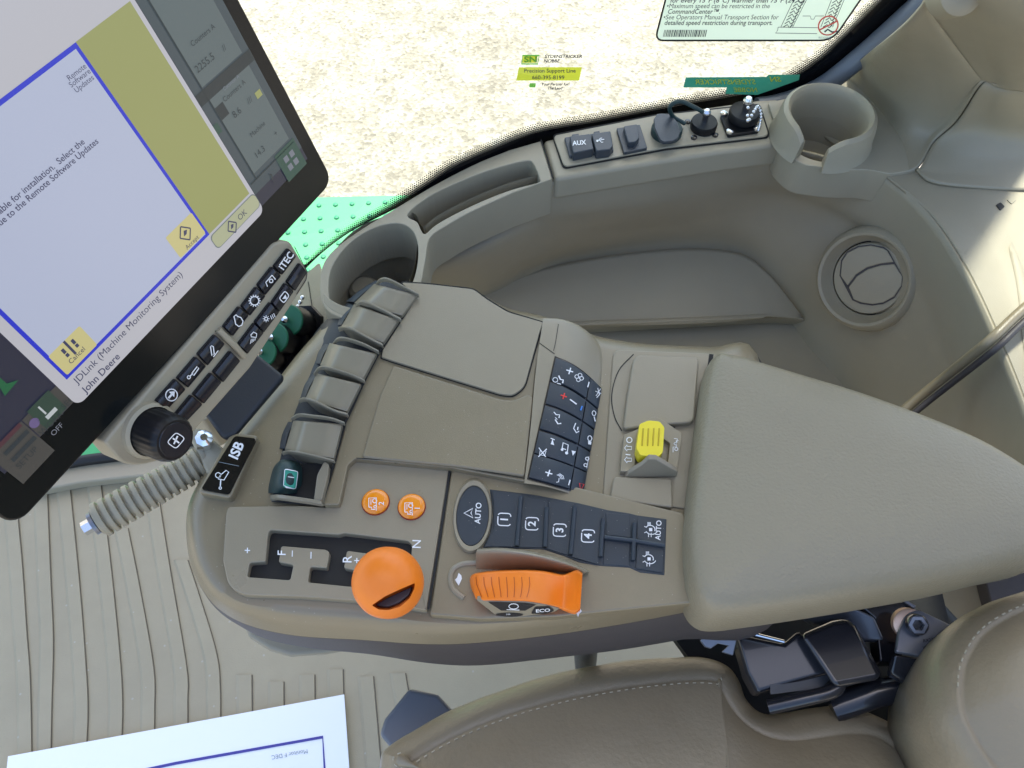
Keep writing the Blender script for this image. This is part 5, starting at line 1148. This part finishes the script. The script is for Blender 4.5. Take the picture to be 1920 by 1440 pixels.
ku, kv = uv_(86, 767); G4.face([MU(ku + a * .0075, kv + b_ * .0075, .0014) for a, b_ in ((-1, -1), (1, -1), (1, 1), (-1, 1))], 'px_icon')
G4.face([MU(ku + a * .0035, kv - .003 + b_ * .0012, .0017) for a, b_ in ((-1, -1), (1, -1), (1, 1), (-1, 1))], 'px_white'); G4.face([MU(ku - .002 + a * .0005, kv + .002 + b_ * .003, .0017) for a, b_ in ((-1, -1), (1, -1), (1, 1), (-1, 1))], 'px_white')
du_, dv_ = uv_(62, 792); G4.face([MU(du_ + .0028 * math.cos(t * .5), dv_ + .0028 * math.sin(t * .5), .0014) for t in range(12)], 'px_purple')
gu, gv = uv_(15, 728); G4.face([MU(gu - .004, gv - .001, .0014), MU(gu + .006, gv + .000, .0014), MU(gu + .001, gv + .003, .0014), MU(gu + .001, gv + .009, .0014), MU(gu - .001, gv + .009, .0014)], 'px_green')
G4.build('soft_keys', scr)

# keypad housing below the screen
KPn = mn; KPL = PL(M0 + mn * .002, mn)
hb = thing('monitor_keypad', 'beige keypad bar with black buttons along the monitor lower edge', 'keypad', Z(400, 700, .85))
hous = rpoly([(515, 455, 8), (543, 450, 10), (580, 512, 12), (575, 530, 8), (470, 690, 6), (345, 832, 10), (318, 860, 16), (258, 874, 20), (228, 868, 10), (196, 830, 6), (220, 800, 6), (330, 670, 4)], 6)
g = G(); g.slab(T2(hous, KPL), -mn * .020, 'trim'); g.build('keypad_housing', hb, bevel=.003)
g = G(); g.stroke([(552, 462), (576, 510), (574, 524), (556, 552)], 1.4, KPL, 'seam', .0006); g.build('housing_seam', hb)
g = G(); g.tube([KPL.p(409, 618, .001), KPL.p(436, 644, .003), KPL.p(458, 668, .001)], .0022, 'trim', 10); g.stroke([(403, 620), (455, 673)], 1.4, KPL, 'seam', .0005); g.build('divider_ridge', hb)
def zq(q): return [(a / 3, 450 + b_ / 3) for a, b_ in q]
def kk(q, marks=None, label=None):
    q = zq(q); g = G(); g.slab(T2(rpoly(q, 3, 3), KPL, .0016), -mn * .0022, 'key')
    # raised cylindrical crown along the long axis
    a, b_, c_, d_ = [Vector(p) for p in q]
    rows = []
    for v, h in ((.0, .0012), (.1, .0022), (.35, .0036), (.6, .0038), (.85, .0030), (1.0, .0012)):
        rows.append([KPL.p(*(a.lerp(d_, u * .96 + .02)).lerp(b_.lerp(c_, u * .96 + .02), .02 + .96 * (v)), h) for u in (0, .5, 1)])
    rows = [[KPL.p(*((a.lerp(b_, u)).lerp(d_.lerp(c_, u), v)), h) for u in (.04, .35, .65, .96)] for v, h in ((.04, .0016), (.15, .0028), (.4, .0040), (.6, .0040), (.85, .0030), (.97, .0014))]
    g.grid(rows, 'key')
    S = PL(M0 + mn * .0064, mn)
    if marks: marks(g, S)
    return g.build('keypad_button', hb, label=label)
def c3_(x, y): return (x / 3, 450 + y / 3)
def ic_arrow(g, S): x, y = c3_(965, 872); g.stroke(circ(x, y, 11, n=20), 2, S, 'white', close=True); g.stroke([(x - 6, y + 6), (x + 2, y - 3)], 4, S, 'white'); g.fill([(x + 6, y - 7), (x + 5, y + 4), (x - 5, y - 6)], S, 'white')
def ic_cyl(g, S): g.stroke([c3_(1070, 765), c3_(1085, 750)], 2.2, S, 'white'); g.stroke([c3_(1078, 752), c3_(1090, 762), c3_(1118, 722), c3_(1108, 712), c3_(1078, 752)], 2, S, 'white'); g.stroke(circ(*c3_(1062, 772), 3, n=8), 1.8, S, 'white', close=True)
def ic_lev(g, S): g.stroke([c3_(1190, 595), c3_(1200, 600), c3_(1205, 640), c3_(1192, 650), c3_(1184, 600)], 2, S, 'white', close=True); g.stroke([c3_(1200, 658), c3_(1228, 622)], 1.8, S, 'white')
def ic_eng(g, S): x, y = c3_(1340, 460); g.stroke([(x - 8, y - 10), (x - 4, y - 13), (x - 1, y - 10), (x + 5, y - 8), (x + 9, y - 1), (x + 7, y + 6), (x + 1, y + 9), (x - 5, y + 4), (x - 6, y - 2)], 2, S, 'white', close=True)
def ic_gear(g, S):
    x, y = c3_(1432, 342); g.stroke(circ(x, y, 8, n=18), 2, S, 'white', close=True)
    for i in range(14): t = i * 2 * math.pi / 14; g.stroke([(x + 9 * math.cos(t), y + 9 * math.sin(t)), (x + 11.5 * math.cos(t), y + 11.5 * math.sin(t))], 1.6, S, 'white')
def ic_pto(g, S):
    x, y = c3_(1525, 230); g.stroke(circ(x, y, 3.4, n=10), 1.8, S, 'white', close=True); g.stroke([c3_(1505, 262), c3_(1495, 238), c3_(1530, 198)], 1.8, S, 'white'); g.stroke([c3_(1530, 198), c3_(1550, 222)], 1.8, S, 'white')
def ic_itec(g, S): x, y = c3_(1612, 118); g.text('iTEC', x, y, 18, 55, S, 'white', bold=.35)
def ic_lamp(g, S):
    x, y = c3_(1432, 545); g.stroke([(x - 7, y - 4), (x - 2, y - 9), (x + 4, y - 6), (x + 3, y + 1), (x - 6, y)], 1.8, S, 'white', close=True)
    for i in range(4): g.stroke([(x - 6 + i * 2.6, y + 4 - i * .6), (x - 8 + i * 2.8, y + 13 - i * 2)], 1.1, S, 'white')
def ic_heat(g, S):
    x, y = c3_(1497, 443); g.stroke(circ(x, y, 3, n=9), 1.8, S, 'white', close=True)
    for i in range(8): t = i * math.pi / 4; g.stroke([(x + 4 * math.cos(t), y + 4 * math.sin(t)), (x + 6.5 * math.cos(t), y + 6.5 * math.sin(t))], 1.2, S, 'white')
    for i in range(3): g.stroke([(x + 8 + i * 3, y - 6 - i * 2), (x + 11 + i * 3, y + 1 - i * 2)], 1.3, S, 'white')
def ic_home(g, S):
    x, y = c3_(1597, 322); g.stroke([tuple(p) for p in rpoly([(x - 9, y + 2), (x + 2, y - 12), (x + 10, y - 3), (x, y + 11)], 4, 3)], 1.8, S, 'white', close=True); g.fill([(x + 3, y - 5), (x - 3, y + 3), (x + 6, y + 3)], S, 'white')
K = [([(875, 905), (985, 780), (1045, 840), (935, 962)], ic_arrow, 'black button with circled arrow'), ([(995, 778), (1100, 655), (1160, 710), (1058, 832)], ic_cyl, 'black button with cylinder symbol'), ([(1110, 642), (1208, 530), (1265, 585), (1168, 708)], ic_lev, 'black button with lever symbol'),
     ([(1255, 487), (1345, 372), (1400, 425), (1310, 542)], ic_eng, 'black button with engine symbol'), ([(1358, 372), (1440, 262), (1495, 315), (1406, 428)], ic_gear, 'black button with gear symbol'), ([(1448, 252), (1530, 148), (1582, 202), (1492, 312)], ic_pto, 'black button with shaft symbol'), ([(1540, 148), (1620, 45), (1667, 92), (1586, 198)], ic_itec, 'black button reading iTEC'),
     ([(975, 992), (1075, 870), (1140, 925), (1035, 1035)], None, 'blank black button nearest the knob'), ([(1085, 868), (1185, 745), (1247, 800), (1147, 922)], None, 'blank middle black button'), ([(1198, 742), (1295, 622), (1352, 680), (1255, 802)], None, 'blank black button by the divider'),
     ([(1338, 588), (1430, 465), (1485, 520), (1392, 642)], ic_lamp, 'black button with headlamp symbol'), ([(1433, 462), (1520, 348), (1572, 405), (1483, 522)], ic_heat, 'black button with sun and heat symbol'), ([(1528, 352), (1605, 240), (1652, 290), (1570, 407)], ic_home, 'black button with framed arrow'), ([(1612, 235), (1685, 128), (1728, 182), (1660, 288)], None, 'blank black button at the far end')]
for q, f, lb in K: kk(q, f, lb)
# selector knob
kb_ = KPL.p(279, 806); kt = MP.p(311, 819)
top_c = None; r = .0140
g = G(); g.lathe(kb_, mn, [(r * 1.25, .0), (r * 1.22, .003), (r * 1.08, .0045)], 'trim', 48, False, False)
seg = 96; prof_ = [(1.02, .002), (1.0, .020), (.95, .0225), (.86, .0245), (.78, .0245)]
a = (Vector((0, 0, 1)) - mn * mn.z).normalized(); b_ = mn.cross(a); rings = []
for k_, h in prof_:
    rings.append([kb_ + mn * h + (a * math.cos(2 * math.pi * j / seg) + b_ * math.sin(2 * math.pi * j / seg)) * r * k_ * (1 + (.022 if (j // 2) % 2 else 0) * (1 if k_ > .9 else 0)) for j in range(seg)])
g.loft(rings, 'black', False, True); kno = g.build('selector_knob', hb, label='ribbed black selector knob with X symbol')
S = PL(kb_ + mn * .0252, mn); q = kb_ + mn * .0252
def w2p(p):
    v = p - EYE; x_ = v.x; y_ = v.y * SN + v.z * CS; z_ = v.y * CS - v.z * SN
    return (960 + FPX * x_ / z_, 720 - FPX * y_ / z_)
kx, ky = w2p(q)
g = G(); g.lathe(kb_ + mn * .0245, mn, [(r * .76, 0), (r * .74, .0006)], 'key', 48, False, True)
g.stroke([tuple(p) for p in rpoly([(kx - 17, ky + 4), (kx, ky - 15), (kx + 17, ky - 4), (kx, ky + 16)], 6, 4)], 1.8, S, 'white', .0006, close=True)
g.stroke([(kx - 6, ky - 4), (kx + 6, ky + 5)], 3, S, 'white', .0006); g.stroke([(kx - 4, ky + 7), (kx + 3, ky - 8)], 3, S, 'white', .0006); g.build('knob_cap', hb)
# support arm behind the keypad
g = G(); g.slab([Z(*q) for q in ((360, 745, .885), (455, 640, .885), (500, 676, .875), (533, 703, .868), (440, 812, .868), (417, 822, .868))], Vector((0, 0, -.008)), 'charcoal')
g.build('support_arm', mo, bevel=.004)

# ribbed conduit rod
A = Z(182, 978, .84); B_ = Z(392, 858, .84); ax = (B_ - A); Lr = ax.length; ax.normalize()
rd = thing('ribbed_boot', 'beige corrugated boot on a rod below the monitor knob', 'corrugated boot', A - lift * .02)
pr_l = []; N_ = 15; r = .0150
for i in range(N_):
    h = Lr * i / N_; s_ = Lr / N_; rr_ = r * (1 - .12 * i / N_)
    pr_l += [(rr_ * .78, h), (rr_ * .80, h + s_ * .28), (rr_ * 1.0, h + s_ * .34), (rr_ * 1.0, h + s_ * .82), (rr_ * .97, h + s_ * .9), (rr_ * .78, h + s_ * .94)]
g = G(); g.lathe(A, ax, pr_l, 'trim_light', 40); g.build('corrugated_sleeve', rd)
g = G(); g.lathe(A - ax * .004, ax, [(.0095, 0), (.0095, .003), (.004, .003)], 'steel_grey', 24); g.build('washer', rd)
g = G(); g.lathe(A - ax * .011, ax, [(.0058, 0), (.0058, .007)], 'metal', 6); g.build('hex_nut', rd)
g = G(); c = Z(383, 825, .865); g.lathe(c, Vector((.3, -.2, .9)), [(.007, -.02), (.0075, 0), (.007, .006), (.003, .009)], 'metal', 8); g.build('chrome_bolt', rd)
g = G(); g.slab([Z(*q) for q in ((345, 800, .855), (375, 800, .855), (430, 850, .855), (412, 895, .85), (388, 890, .85))], Vector((0, 0, -.006)), 'trim_light'); g.build('clamp_bracket', rd, bevel=.003)
# front sill behind the rod
fs = thing('front_sill', 'pale front cab sill with black seal under the monitor', 'sill', Z(260, 870, .27))
g = G(); g.slab([Z(*q) for q in ((60, 882, .27), (160, 868, .27), (260, 856, .27), (420, 820, .27), (450, 850, .27), (300, 888, .27), (150, 905, .27), (60, 922, .27))], Vector((0, 0, -.02)), 'trim_light'); g.build('sill_strip', fs, bevel=.004)
g = G(); g.tube([Z(60, 880, .275), Z(165, 862, .275), Z(260, 850, .275), Z(420, 812, .275)], .009, 'rubber', 10); g.build('rubber_seal', fs)
